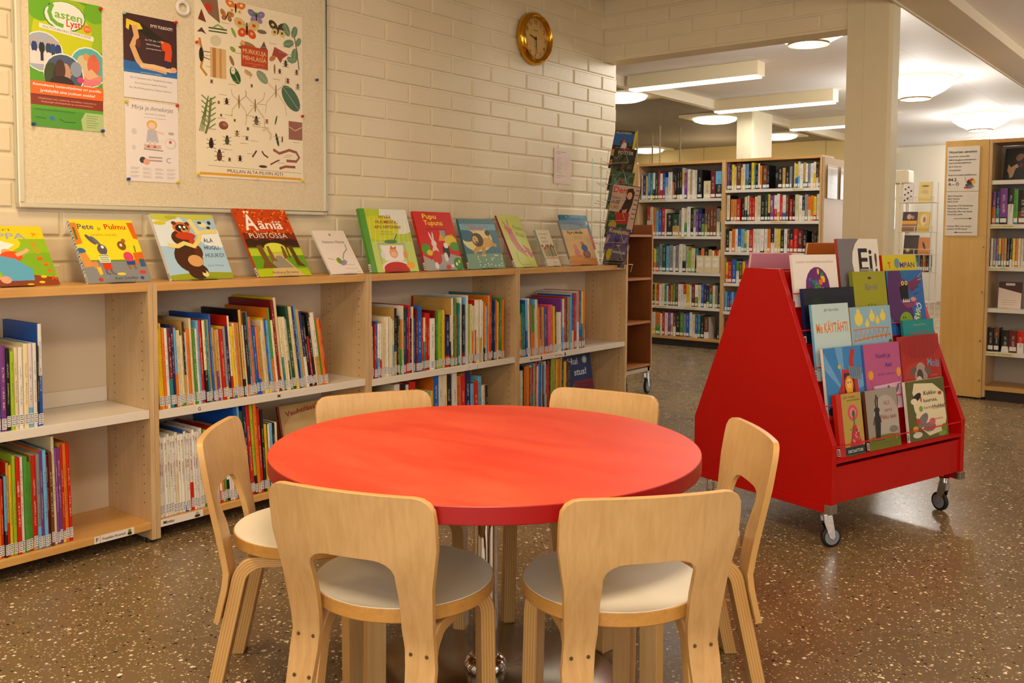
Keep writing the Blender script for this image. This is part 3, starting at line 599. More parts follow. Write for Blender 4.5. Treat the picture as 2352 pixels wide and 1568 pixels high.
# tape roll hanging on the board
tr = [(2.008+.024*math.cos(2*PI*i/28), PB-.008, 1.982+.024*math.sin(2*PI*i/28)) for i in range(28)]
tag(MB().tube(tr, .0075, 8, closed=True).build('tape_roll', plain('tape', 'ece6dc', .4)), 'small white roll of tape hung above the dance poster', 'tape roll')
# pushpins
PINS = [((1.679, 1.915), 'c83018', 'red pushpin in the upper corner of the green event poster'), ((1.434, 1.476), '283c8c', 'dark blue pushpin in the near lower corner of the green event poster'), ((1.678, 1.474), '22348c', 'dark blue pushpin in the far lower corner of the green event poster'),
 ((1.768, 1.918), 'a8c8b0', 'pale green pushpin on the near top corner of the dance poster'), ((1.978, 1.92), 'c02818', 'red pushpin on the far top corner of the dance poster'), ((1.771, 1.592), 'd8c020', 'yellow pushpin where the story hour sheet meets the dance poster'), ((1.979, 1.60), 'c82c18', 'red pushpin at the far top corner of the story hour sheet'), ((1.774, 1.304), '2840a0', 'blue pushpin in the near lower corner of the story hour sheet'), ((1.978, 1.302), 'd8c818', 'yellow pushpin in the far lower corner of the story hour sheet'),
 ((2.068, 1.86), 'd8481c', 'orange pushpin on the near edge of the insect chart'), ((2.345, 2.022), '2c8c3c', 'green pushpin above the butterflies of the insect chart'), ((2.586, 1.622), 'c02c1c', 'red pushpin on the far edge of the insect chart'), ((2.068, 1.338), 'd8c818', 'yellow pushpin in the near lower corner of the insect chart'), ((2.586, 1.338), 'dcd020', 'yellow pushpin in the far lower corner of the insect chart'), ((2.668, 1.792), '2c4484', 'blue pushpin alone near the far edge of the linen board'), ((2.346, 1.333), 'dcd4c0', 'clear pushpin at the bottom middle of the insect chart')]
for (x, z), c, lb in PINS:
    mb = MB().lathe([(.0055, 0), (.0055, .002), (.003, .004), (.003, .007), (.006, .009), (.005, .0115), (0, .012)], 14, axis='y')
    mb.v = [(a, -b, c2) for a, b, c2 in mb.v]
    tag(mb.build('pushpin', plain('pin_'+c, c, .3), loc=(x, PB-.0022, z)), lb, 'pushpin', 'pushpins on the notice board')
# clock
ck = thing('wall_clock', 'round gold rimmed wall clock with plain arabic numerals on the brick wall', 'clock', (4.275, FACE, 2.245))
def flipy(mb): mb.v = [(a, -b, c) for a, b, c in mb.v]; return mb
flipy(MB().lathe([(.150, 0), (.153, .012), (.150, .03), (.138, .045), (.130, .05), (.123, .046), (.118, .036), (.118, .02)], 64, axis='y')).build('clock_rim', GOLD, ck)
flipy(MB().lathe([(.12, .0), (.12, .022), (0, .0221)], 64, axis='y')).build('clock_dial', CLOCKF, ck)
num = []
for i in range(12):
    a = R(90-30*(i+1)); num.append(('t', str(i+1), math.cos(a)*.094, math.sin(a)*.094-.011, .023, '4c3010', {'a': 'c'}))
num += [('r', -.02, .045, .02, .049, '6c4820'), ('r', -.01, -.046, .012, -.043, '6c4820')]
print_mesh('clock_numerals', num, 1, 1, ck, loc=(0, -.0228, 0), eps=.00002, doclip=False)
def hand(name, ang, ln, wd):
    a = R(90-ang); c, s = math.cos(a), math.sin(a)
    mb = MB(); P = lambda u, v: (u*c-v*s, u*s+v*c)
    mb.prism([P(-.012, -wd), P(-.012, wd), P(ln, wd*.5), P(ln, -wd*.5)], 'y', -.0255 if name[0] == 'h' else -.028, -.0245 if name[0] == 'h' else -.027)
    mb.build(name, plain('hand_brown', '3a2410', .4), ck)
hand('hour_hand', 285, .055, .0045); hand('minute_hand', 174, .088, .0035)
flipy(MB().lathe([(.006, .022), (.006, .03), (0, .031)], 16, axis='y')).build('hand_hub', plain('hand_brown', '3a2410', .4), ck)
# laminated note, small metal sign
t = thing('laminated_note', 'small laminated note with lines of text on the bricks beside the magazine rack', 'note', (4.495, FACE-.001, 1.418))
MB().box(0, .175, -.0012, 0, 0, .218).build('sheet', plain('laminate', 'f0dcd0', .12), t)
nt_ = [('t', 'LEHDET JA SARJAT', .15, .88, .02, '5c4038', {'w': .55}), ('t', 'LASTEN', .15, .83, .02, '5c4038', {'w': .2})]
for i, (s_, ww) in enumerate((('Aku Ankka', .28), ('Demi', .2), ('Koiramme', .26), ('Kuvajuttu', .42), ('Hevoset', .32), ('Nalle', .28), ('Pop', .16), ('Suosikki', .26))): nt_.append(('t', s_, .15, .72-i*.058, .02, '6c5048', {'w': ww}))
nt_ += [('t', 'Kysy lisää henkilöltä', .15, .22, .02, '5c4038', {'w': .5}), ('t', 'kunnasta', .15, .17, .02, '5c4038', {'w': .24})]
print_mesh('print', nt_, .175, .218, t, loc=(0, -.0014, 0))

# ------------------------------------------------------------------ low bookcases along the brick wall
SF = 3.0; SB = WY-.012      # front and back of the row
UX = [0.672, 1.696, 2.707, 3.752, 4.836]
SZ = [.478, .470, .461, .450]
ORD = ['first', 'second', 'third', 'fourth', 'fifth', 'sixth', 'seventh', 'eighth', 'ninth', 'tenth', 'eleventh', 'twelfth', 'thirteenth', 'fourteenth', 'fifteenth', 'sixteenth', 'seventeenth', 'eighteenth', 'nineteenth', 'twentieth']
def ordw(i):
    if i < 20: return ORD[i]
    t, u = divmod(i+1, 10); T = ['', '', 'twent', 'thirt', 'fort', 'fift', 'sixt', 'sevent'][t]
    return T+'ieth' if u == 0 else T+'y-'+ORD[u-1]
def plate(parent, text, x, z, w, h=.03, y=-.0005, mark=None, size=.5, label=None):
    it = [('r', 0, 0, 1, 1, 'ece4da')]
    if text: it.append(('t', text, .08 if mark is None else .06, .3, size, '1c1818', {'b': 1}))
    if len(text) <= 2: it[-1] = ('t', text, .32, .25, .55, '1c1818', {'b': 1})
    if mark: it.append(('e', .86, .55, .05, .34, mark)); it.append(('e', .86, .28, .07, .2, '3c3020'))
    print_mesh('shelf_label', it, w, h, parent, loc=(x, y, z), eps=.00015)
HOLES = None
def low_case(i, label):
    x0, x1 = UX[i], UX[i+1]; w = x1-x0
    t = thing('low_bookcase', label, 'bookcase', (x0, SF, 0), group='low bookcases along the brick wall')
    d = SB-SF; th = .017
    def side(a, b, inner):
        mb = MB().box(a, b, 0, d, .012, .925)
        o = mb.build('side_panel', BIRCHF, t)
        hm = MB(); xx = inner; s = .0006 if inner == b else -.0006
        for y in (.045, d-.075):
            for k in range(22):
                z = .14+k*.034
                if abs(z-SZ[i]+.01) < .02: continue
                pts = [(xx+s, y+.0028*math.cos(2*PI*q/8), z+.0028*math.sin(2*PI*q/8)) for q in range(8)]
                hm.shape(pts, [tuple(range(8))])
        hm.build('peg_holes', HOLE, o)
    side(0.0005, th, th); side(w-th, w-.0005, w-th)
    MB().box(th, w-th, .002, d, .897, .925).build('top_panel', BIRCHX, t, bevel=.0015)
    MB().box(th, w-th, .002, d-.012, .050, .076).build('bottom_shelf', BIRCHX, t, bevel=.0015)
    MB().box(th, w-th, d-.012, d-.004, .04, .90).build('back_panel', BACKP, t)
    mb = MB().box(th+.001, w-th-.001, .004, d-.014, SZ[i]-.006, SZ[i]).box(th+.001, w-th-.001, .002, .006, SZ[i]-.030, SZ[i]).box(th+.001, w-th-.001, d-.018, d-.014, SZ[i], SZ[i]+.055)
    sh = mb.build('shelf', WHITE, t, bevel=.0012); sh['label'] = 'white metal shelf'
    ft = MB()
    for x in (.012, w-.012):
        for y in (.03, d-.05): MB().lathe([(.012, 0), (.012, .014)], 12, c=(x, y, 0)).build('foot', BLACK, t)
    return t
cases = [low_case(0, 'low birch bookcase cut by the picture edge, half empty white shelf'), low_case(1, 'low birch bookcase with a shelf label G and white serial books below'),
         low_case(2, 'low birch bookcase in the middle behind the red table and one chair'), low_case(3, 'low birch bookcase at the far end of the row below the magazine rack')]
plate(cases[0], 'F', .80-.0, .0505, .02, .025, y=.0015); plate(cases[0], 'Franklin/ Konrad', .822, .0505, .12, .026, y=.0015, mark='7c8c28', size=.33)
plate(cases[1], 'G', .165, SZ[1]-.0275, .022, .025, y=.0015); plate(cases[1], 'M', .52, SZ[1]-.0275, .022, .025, y=.0015)
plate(cases[1], 'Minttu', .018, .0505, .17, .026, y=.0015, mark='b8b0a8', size=.45); plate(cases[1], 'Tatu ja Patu', .49, .0505, .11, .026, y=.0015, size=.45)
plate(cases[2], 'I', .66, SZ[2]-.0275, .02, .025, y=.0015); plate(cases[2], 'J', .715, SZ[2]-.0275, .02, .025, y=.0015)
plate(cases[3], 'Pekka Töpöhäntä', .10, SZ[3]-.0275, .13, .026, y=.0015, mark='6c6428', size=.33); plate(cases[3], 'Pupu Tupuna', .33, SZ[3]-.0275, .12, .026, y=.0015, mark='8c2c14', size=.36)

# ------------------------------------------------------------------ books that stand spine out
COL = {'w': ('white', 'e8e2d8'), 'c': ('cream', 'e2d2a8'), 'y': ('yellow', 'e8c41c'), 'o': ('orange', 'e0761c'), 'r': ('red', 'c8200c'), 'R': ('dark red', '74161a'), 'p': ('pink', 'd8507c'),
       's': ('salmon pink', 'e0705c'), 'g': ('green', '4c9030'), 'G': ('dark green', '1c4c34'), 'l': ('lime green', '9cb828'), 'b': ('blue', '1c5cb8'), 'B': ('navy blue', '1c2460'), 'a': ('sky blue', '6cb0dc'),
       't': ('teal', '2c8080'), 'k': ('black', '18161a'), 'n': ('brown', '6c3c20'), 'v': ('purple', '7c3c8c'), 'e': ('grey', '8c8c8c'), 'd': ('tan', 'c89c50'), 'q': ('pale green', '9cb498')}
SPINE = MATS['spine']
LABW = [('r', 0, 0, 1, 1, 'e8e6e4')]+[('r', .1, y, .9-(k % 2)*.15, y+.07, '56505c') for k, y in enumerate((.12, .3, .5, .68, .85))]
def book(w, h, d, parts=True, name='picture_book', edge=.003):
    """spine towards -y; x 0..w, y 0..d, z 0..h"""
    c = min(.0022, w*.22); mb = MB()
    r = min(.002, w*.2)
    prof = [(0, .004), (r*.4, .0012), (w*.5, 0), (w-r*.4, .0012), (w, .004)]
    n = len(prof)
    vs = [(x, y, 0) for x, y in prof]+[(x, y, h) for x, y in prof]
    uv = lambda i: [(prof[i][0]/w, 0), (prof[i+1][0]/w, 0), (prof[i+1][0]/w, 1), (prof[i][0]/w, 1)]
    for i in range(n-1): mb.shape(vs, [(i, i+1, i+1+n, i+n)], 0, uvs=[uv(i)])
    # boards
    U2 = [(2, 0)]*4
    def bx(x0, x1, y0, y1, z0, z1, m=0):
        P = [(x, y, z) for x in (x0, x1) for y in (y0, y1) for z in (z0, z1)]
        mb.shape(P, [(0, 1, 3, 2), (4, 6, 7, 5), (0, 4, 5, 1), (2, 3, 7, 6), (0, 2, 6, 4), (1, 5, 7, 3)], m, uvs=[U2]*6)
    bx(0, c, .004, d, 0, h); bx(w-c, w, .004, d, 0, h); bx(c, w-c, .0012, .004, 0, h)
    if parts:
        o = mb.build(name, SPINE)
        MB().box(c, w-c, .004, d-edge, .002, h-edge*.8).build('page_block', PAGES, o)
    else:
        b = len(mb.f); mb.box(c, w-c, .004, d-edge, .002, h-edge*.6, 1)
        o = mb.build(name, [SPINE, PAGES], fix=False)
    return o
def paint(o, c, acc):
    o.color = h4(COL[c][1]); o['accent'] = list(hx(COL[acc][1]))
    return o
def tone(o, g, amt=.12):
    c = list(o.color); k = 1+g.uniform(-amt, amt); o.color = tuple(min(1, v*k*(1+g.uniform(-.04, .04))) for v in c[:3])+(1,)
def spine_title(o, th, hh, text, col, top=.9, k=.52):
    mb = MB(); art(mb, [('t', text, .5-k*.5, top, th*k*.72/hh, col, {'b': 1, 'rot': -90})], th, hh, doclip=False); mb.build('spine_title', MATS['printed'], o, loc=(0, -.0008, 0), fix=False)
def row_of_books(spec, x0, x1, y, z, where, group, seed, lean=(0, 0), parts=True, kind='picture book', back=.31, name='picture_book', sl=True, hscale=1.0, axis=0, titles=None):
    """spec: tokens colour[accent]height-in-cm[.thickness-mm][!] ! = stands further forward"""
    g = random.Random(seed); toks = spec.split(); it = []
    for t in toks:
        c = t[0]; j = 1; acc = None
        if t[j].isalpha(): acc = t[j]; j += 1
        body = t[j:]; hh, _, th = body.partition('.')
        it.append((c, acc or g.choice('wcyorgbatdk'), float(hh)/100*hscale, (float(th) if th else g.choice((8, 9, 10, 11, 13)))/1000))
    tot = sum(q[3] for q in it); n = len(it); gap = .0008
    leans = [R(lean[0]+(lean[1]-lean[0])*(i/max(1, n-1))**1.5) for i in range(n)]
    need = sum(q[3]/math.cos(a)+gap for q, a in zip(it, leans)); k = (x1-x0)/need
    x = x0
    for i, ((c, acc, hh, th), a) in enumerate(zip(it, leans)):
        th *= k; d = min(back, hh*g.uniform(.72, .95)+g.choice((0, .02))) if kind == 'picture book' else min(back, hh*.68)
        o = book(th, hh, d, parts, name); paint(o, c, acc); tone(o, g)
        dy = g.uniform(0, .008)
        st = th/math.cos(a)+gap*k
        px = x+ (math.sin(a)*0)
        if axis == 0: o.location = (px, y+dy, z+.0004); o.rotation_euler = (0, -a, 0)
        else: o.location = (y+dy, px, z+.0004); o.rotation_euler = (0, 0, -PI/2)
        if axis == 0 and a: o.location.z = z+.0004
        if parts and sl:
            lh = .034 if hh > .2 else .028; zb = .006 if g.random() < .5 else .012
            s = print_mesh('spine_label', LABW, th*.9, lh, o, loc=(th*.05, -.0006, zb))
        for q in (titles or {}).get(i, ()): spine_title(o, th, hh, *q)
        size = 'slim' if th < .0095 else ('thick' if th > .017 else ('medium' if i % 2 else ''))
        tall = 'tall' if hh > .30 else ('short' if hh < .24 else '')
        nb_ = it[i-1][0] if i else None
        adj = ' '.join(q for q in (size, tall, COL[c][0]) if q)
        tail = ('beside a '+COL[nb_][0]+' one, ') if (nb_ and nb_ != c and len(adj.split()) < 3 and len(where.split()) < 7) else ''
        lb = '%s %s, %s%s of %s' % (adj, 'book' if kind != 'dvd' else 'case', tail, ordw(i), where)
        if len(lb.replace('-', ' ').split()) > 16: lb = '%s book, %s of %s' % (adj, ordw(i), where)
        tag(o, lb, 'book', group)
        x += st
    return x
BY = SF+.014
gp = 'picture books on the '
row_of_books('e28.9 a32.11 a32.9 c30.10 o31.7 c29.8 d30.10 a27.13 vw27.12 k26.9 l25.9 c26.9 w26.10 c27.11 w27.10 w27.9 k26.5 w33.9'.replace('e28.9 ', ''), 1.10, 1.325, BY, SZ[0], 'the upper row in the half empty bookcase', gp+'half empty upper shelf', 1, (0, 0))
row_of_books('k30.12 r30.8 G30.10 w29.9 kr28.14 wg30.11 rg27.9 Gk25.12 o25.13 ro25.9 a26.10 d30.9 y29.11 lb32.12 rw31.16 wk31.12 gk31.14 gr29.14 r31.16 ea31.13 v32.11 ar32.13 R30.10 n31.12 c36.11 v32.10 vp32.11 r33.9 o33.14 r33.13', 1.10, 1.412, BY, .077, 'the bottom row in the half empty bookcase', gp+'bottom shelf of the half empty bookcase', 2, (0, 1.5), titles={14: [('OLIVIA', 'f0e4dc', .72, .6)]})
row_of_books('y29.14 yo31.10 oR29.12 w29.15 R29.14 B30.12 ao29.10 c28.9 cg28.9 cg26.12 k31.8 w27.8 oa28.17 c32.10 gl28.11 w28.10 a31.12 rt31.14 ck31.13 tg31.10 do31.12 b33.9 dc28.14 dv27.12 c27.12 r27.16 ey28.12 By28.16 c32.9 y28.16 c29.10 oR29.12 do29.12 dk34.13 wl28.8 k33.15 t33.9 s31.15 t27.8 b27.14 o27.12 dc27.14 c25.11 cy29.12 b30.10 ab29.14 g34.12 ck29.12 Rs37.14 o34.6 c38.14 c30.10 c30.9 c30.10 w30.9 q29.8 G34.16 cy34.16 B34.12 a34.15 d33.13 B32.14 k30.20 rR21.13 kR31.16 c29.6 w31.20 go28.12 ol28.15 rc28.14', 1.728, 2.50, BY, SZ[1], 'the row above shelf label G', gp+'G shelf', 3, (2.5, 9))
row_of_books(' '.join('w%d.%d' % (29+(i % 3 == 0), 10+(i % 3)) for i in range(16))+' gw29.7 lw29.12 w28.10 w29.9 w28.11 c28.10 w29.9 w28.10 g28.12 w28.10 w28.9 w27.9 w28.9', 1.722, 2.045, BY, .077, 'the white serial books on the bottom shelf', 'white serial books on the bottom shelf', 4, (1, 5), titles={i: [('MINTTU', ('c02818', '2c7c3c', 'b84028', '8c8c94')[i % 4], .93), (('ELÄKÖÖN MINTTU', 'Minttu ja ystävät', 'Minttu oppii', 'Minttu ja Nestori')[(i*3) % 4], ('c83020', '3c6c8c', 'c8742c')[i % 3], .66)] for i in range(29) if i not in (16, 24)})
row_of_books('b37.12 a37.10 G34.13 B36.12 r37.17 lk37.13 oy37.14 r34.13 k33.13 y27.12 w27.10 a27.9 k27.9 c27.11', 2.06, 2.24, BY, .077, 'the tall row beside the white serial books', 'books beside the white serial books', 5, (5, 2))
row_of_books('cR26.12 k26.9 rb27.12 b28.13 w27.14 w27.10 cg28.14 c30.12 w30.11 c30.10 c30.9 c29.9 c28.12 kd34.14 kl30.12 l25.10 o28.12 c35.9 Gt34.15 B34.12 r35.14 kB28.14 c34.12 bB28.10 Rp33.14 b34.28 r28.11 c28.12 r30.18 r30.18 wg27.32 Rr31.10 g31.14 lp30.28 y31.14 d29.10 B27.32 c28.10 w37.12 r37.10 g37.14 r28.12 t34.16 w37.14 kR33.22 a37.10 w38.12 d36.8 l33.12 c33.12 c32.12 c32.10 w35.12 w35.12 c35.14 w35.16 w34.14 o33.12 w31.8 a31.14 d37.12 r38.14 G37.14 B34.18 o34.16 y33.8 G34.12 g35.18 o34.16', 2.735, 3.66, BY, SZ[2], 'the upper row in the middle bookcase', gp+'upper shelf of the middle bookcase', 6, (.3, 0), hscale=.90)
row_of_books('k28.10 n31.14 R31.14 s29.10 e28.12 w34.14 kr34.14 w33.10 r34.16 g30.14 l29.16 a28.12 y28.10 b36.14 w36.12 c35.12 kb34.16 w36.14 o33.12 r33.14 B37.16 a28.10 r29.14 a31.12 w26.10 k26.8', 2.735, 3.54, BY, .077, 'the bottom row in the middle bookcase', gp+'bottom shelf of the middle bookcase', 7, (0, 2))
row_of_books('gd31.10 y25.14 t26.13 ta31.15 a33.15 w34.14 ec34.12 g30.22 c28.10 wa33.18 o28.12 nd28.10 s28.14 yg28.8 b28.15 R28.13 p28.14 p29.12 o29.16 y28.12 R27.12 cs24.12 ws24.13 ws24.12 v32.10 w32.14 r33.16 n33.14 d33.12 a33.12 e34.10 b35.14 r35.12 v35.12 o36.14 b36.18 y36.14 or36.14', 3.785, 4.40, BY, SZ[3], 'the upper row in the end bookcase', gp+'upper shelf of the end bookcase', 8, (2.2, .5), hscale=.92)
row_of_books('c29.10 v29.9 w30.16 c30.12 k30.10 oB32.30 d32.12 o32.12 R31.14 c32.12 r31.18 q33.12 rd35.18 w31.12 aw32.22 bd32.14 y32.12 eo32.14 ab31.12 w33.14 rd31.14 G33.14 r33.12 k34.12 l34.30 d34.12 t35.14 y33.12 q34.12 o33.12 l33.12 d35.14 k35.22 dr31.10 y31.12 R31.20 k31.10 y31.10 k30.14', 3.785, 4.26, BY, .077, 'the bottom row in the end bookcase', gp+'bottom shelf of the end bookcase', 9, (.5, -.5))

# ------------------------------------------------------------------ books shown cover out
def cover_book(name, label, w, h, th, items, spine='c', cat='book', group=None, ground='ffffff', loc=(0, 0, 0), tilt=0, yaw=0, spine_items=None, nolabel=False, roll=0):
    """front cover faces local -y, spine on the left edge (x=0)"""
    t = thing(name, label, cat, loc, (0, 0, 0), group)
    t.rotation_euler = (Matrix.Rotation(yaw, 3, 'Z') @ Matrix.Rotation(-tilt, 3, 'X') @ Matrix.Rotation(roll, 3, 'Y')).to_euler()
    c = .0022
    cm = plain('cover_'+ground, ground, .32)
    mb = MB().box(0, w, 0, c, 0, h).box(0, w, th-c, th, 0, h).box(0, c, c, th-c, 0, h)
    mb.build('cover', cm, t, bevel=.0008)
    MB().box(c, w-.003, c, th-c, .002, h-.002).build('page_block', PAGES, t)
    print_mesh('cover_print', items, w, h, t, loc=(0, -.0004, 0))
    M = Matrix.Translation((-.0004, th, 0)) @ Matrix.Rotation(-PI/2, 4, 'Z')
    si = spine_items or [('r', 0, 0, 1, 1, COL[spine][1] if spine in COL else spine)]
    if not nolabel: si = si+[('r', .05, .02, .95, .14, 'ece8e4'), ('r', .2, .04, .8, .055, '555'), ('r', .2, .07, .8, .085, '555'), ('r', .2, .10, .7, .115, '555')]
    mb = MB(); art(mb, si, th, h, M=M); mb.build('spine_print', MATS['printed'], t, fix=False)
    return t
def stand(x, w, tilt, why, y=3.10, z=.9255, h=.07):
    o = MB()
    c, s = math.cos(tilt), math.sin(tilt)
    o.box(0, w, -.02, .0, 0, .0018).box(0, w, -.02, -.0182, 0, .010)
    P = [(0, .0), (.002, .0), (.002+s*h, c*h), (s*h, c*h)]
    o.prism([(a+.014, b) for a, b in P], 'x', 0, w)
    tag(o.build('acrylic_stand', ACR, loc=(x, y, z)), why, 'book stand', 'clear stands on the low bookcases')
ACR = plain('acrylic', 'ffffff', .05, Transmission_Weight=1.0, IOR=1.2)
def rabbit(x, y, s, c, d=1):
    return [('e', x-s*.12*d, y+s*.62, s*.05, s*.22, c, 15*d), ('e', x+s*.02*d, y+s*.62, s*.05, s*.22, c, -5*d), ('e', x, y+s*.36, s*.16, s*.15, c), ('e', x+s*.05*d, y+s*.38, s*.03, s*.03, 'ffffff'), ('e', x, y, s*.2, s*.28, c)]
tomppa = [('r', 0, 0, 1, 1, '90bc20'), ('r', 0, .78, 1, 1, 'f4d018'), ('e', .2, .72, .5, .22, 'e8d41c'), ('p', [(0, 0), (1, 0), (1, .12), (.6, .2), (.3, .12), (0, .2)], '8c3c1c'), ('e', .9, .35, .3, .2, '7cb020'),
  ('t', 'liina-airi', .12, .92, .04, '8c5c10', {'w': .5}), ('t', 'TOMPPA', -.0, .78, .1, '98a8c4', {'b': 1, 'w': .78}), ('t', 'ja', .86, .84, .06, 'e07020', {'b': 1}),
  ('t', 'K', .82, .64, .09, 'f0801c', {'b': 1}), ('t', 'U', .83, .53, .09, 'e8901c', {'b': 1}), ('t', 'M', .83, .41, .08, 'f0701c', {'b': 1}), ('t', 'M', .88, .31, .08, 'f0801c', {'b': 1}), ('t', 'A', .9, .2, .08, 'f0601c', {'b': 1}), ('t', 'A', .92, .08, .08, 'e8501c', {'b': 1}),
  ('e', .36, .66, .2, .11, 'f0ece8'), ('e', .34, .65, .1, .07, 'c4c8dc'), ('p', [(.22, .60), (.40, .5), (.62, .68), (.55, .72)], 'f0ece8'), ('e', .50, .56, .06, .05, 'e8a078'), ('e', .54, .48, .13, .09, 'e4501c'), ('p', [(.40, .5), (.58, .44), (.74, .26), (.72, .08), (.42, .08), (.34, .3)], '58a4c8'), ('l', [(.6, .5), (.72, .56), (.76, .6)], .05, 'ecb48c'),
  ('e', .40, .1, .06, .06, 'e8a088'), ('e', .30, .14, .05, .05, 'e8a088'), ('e', .84, .14, .035, .025, 'e8c41c'), ('e', .8, .05, .035, .02, 'e8c41c'), ('e', .66, .02, .04, .015, 'e8c41c')]
pete = [('r', 0, 0, 1, 1, 'f0dc28'), ('r', 0, 0, 1, .33, '84888c'), ('r', 0, .33, 1, .355, '6c8c28'), ('t', 'Pete', .1, .85, .085, '5c5474', {'b': 1, 'w': .25}), ('t', 'ja', .40, .84, .05, '6c8c3c', {'b': 1}), ('t', 'Pulmu', .52, .85, .085, 'd03820', {'b': 1, 'w': .34}), ('t', 'Lätäkkö lattialla', .26, .74, .04, 'b8902c', {'w': .42}),
  ('p', [(.90, .96), (1, .96), (1, .68), (.93, .70)], 'e06818'), ('p', [(.0, .95), (.09, .95), (.10, .62), (.0, .6)], 'e08028'), ('r', .02, .68, .05, .88, '3c7c34'), ('e', .04, .5, .07, .05, '3868a0'), ('p', [(0, .46), (.1, .48), (.17, .26), (.02, .24)], 'd8944c'), ('p', [(.84, .28), (1, .28), (1, .48), (.84, .46)], 'd86c1c'), ('r', .9, .24, .99, .36, '3c6080'), ('l', [(.89, .47), (.9, .58)], .02, '3c8c34'),
  ('e', .24, .68, .035, .1, '5c5c64', 35), ('e', .31, .66, .03, .09, '6c6c74', 35), ('e', .37, .52, .075, .085, '605c64'), ('e', .385, .56, .022, .025, 'ffffff'), ('e', .36, .36, .09, .085, 'e8e8c4')] + [('r', .29, .30+k*.03, .43, .31+k*.03, '4c7c54') for k in range(5)] + [('p', [(.3, .3), (.43, .3), (.43, .2), (.31, .2)], 'd83c1c'), ('l', [(.33, .2), (.33, .14), (.38, .13)], .025, '605c64'), ('l', [(.40, .2), (.42, .14), (.47, .13)], .025, '605c64'),
  ('e', .70, .58, .07, .075, '8c5424'), ('e', .75, .66, .035, .035, 'a86c34'), ('e', .69, .59, .02, .024, 'ffffff'), ('e', .75, .40, .08, .08, 'd8486c'), ('p', [(.69, .33), (.83, .33), (.82, .27), (.69, .27)], '2c4c8c'), ('l', [(.71, .27), (.72, .2)], .035, '9c6430'), ('l', [(.79, .27), (.81, .2)], .035, '9c6430'), ('p', [(.14, .32), (.22, .34), (.24, .26), (.17, .22)], 'd88c5c'), ('p', [(.19, .24), (.26, .25), (.26, .13), (.21, .12)], 'e8c428'),
  ('e', .55, .13, .07, .022, 'e0d048'), ('e', .90, .15, .055, .03, 'd04028'), ('e', .2, .05, .035, .03, 'b84028'), ('t', 'Axel Scheffler', .42, .045, .045, '2c2420', {'w': .38}), ('e', .86, .06, .03, .025, '384880')]
chev = [('r', 0, 0, 1, 1, 'e8e8ec')]
for k in range(20): chev += [('p', [(0, k*.05), (.5, k*.05+.022), (1, k*.05), (1, k*.05+.022), (.5, k*.05+.044), (0, k*.05+.022)], ('3c6ca0', '7cb0cc')[k % 2])]
huuko = [('r', 0, 0, 1, 1, 'a8cce4'), ('e', .1, .8, .4, .3, 'dce8ec'), ('e', .95, .62, .3, .14, 'e8f0f0'), ('p', [(0, 0), (1, 0), (1, .09), (.5, .11), (0, .07)], '98a428'), ('p', [(0, 1), (1, 1), (1, .95), (.7, .90), (.45, .96), (.2, .88), (0, .92)], 'c8cc50'), ('e', .1, .86, .1, .03, 'd8c838'), ('e', .3, .95, .1, .03, 'b4b838'),
  ('e', .38, .33, .22, .22, '4c2c1c'), ('e', .46, .12, .16, .12, '4c2c1c'), ('e', .56, .42, .07, .10, '5c3420'), ('e', .36, .63, .15, .12, '54301c'), ('e', .47, .28, .12, .09, 'd8a468'), ('e', .42, .79, .14, .09, 'd87430'), ('e', .32, .86, .04, .03, '6c3c20'), ('e', .53, .85, .04, .03, '6c3c20'), ('e', .42, .78, .10, .065, '3c2418'), ('e', .40, .80, .02, .02, 'ffffff'), ('e', .47, .80, .02, .02, 'ffffff'), ('e', .45, .75, .055, .035, 'c8a068'), ('e', .45, .765, .025, .015, '18100c'),
  ('e', .44, .66, .16, .06, 'c84420'), ('p', [(.46, .64), (.56, .62), (.56, .46), (.48, .48)], 'c84420'), ('l', [(.12, .52), (.26, .50), (.38, .55), (.52, .50), (.62, .58), (.70, .72), (.98, .74)], .07, 'e8d884'), ('l', [(.66, .68), (.62, .80), (.58, .92)], .08, 'ecdc94'), ('e', .78, .84, .07, .04, 'f0e0a0'), ('e', .74, .87, .035, .02, '3c2c1c'), ('e', .9, .87, .03, .03, '3c2c1c'), ('e', .86, .79, .03, .02, '3c2c1c'),
  ('t', 'ÄLÄ', .70, .56, .06, '1c2c44', {'w': .16}), ('t', 'HUOLI,', .68, .45, .06, '1c2c44', {'w': .26}), ('t', 'HUUKO!', .66, .33, .065, '1c2c44', {'w': .31}), ('t', 'David Melling', .64, .19, .028, '6c84a0', {'w': .26}), ('e', .56, .08, .05, .05, 'e8d898'), ('e', .55, .11, .03, .02, '3c2818')]
aania = [('r', 0, 0, 1, 1, '8cb824'), ('r', 0, .42, 1, 1, 'cc4814'), ('r', 0, .42, 1, .55, '54281a'), ('r', 0, .52, 1, .64, '7c3014')]
g = random.Random(12)
for k in range(120): aania.append(('e', g.uniform(0, 1), g.uniform(.62, .99), .018, .012, g.choice(('e8701c', 'b83010', 'f0942c', '8c2810'))))
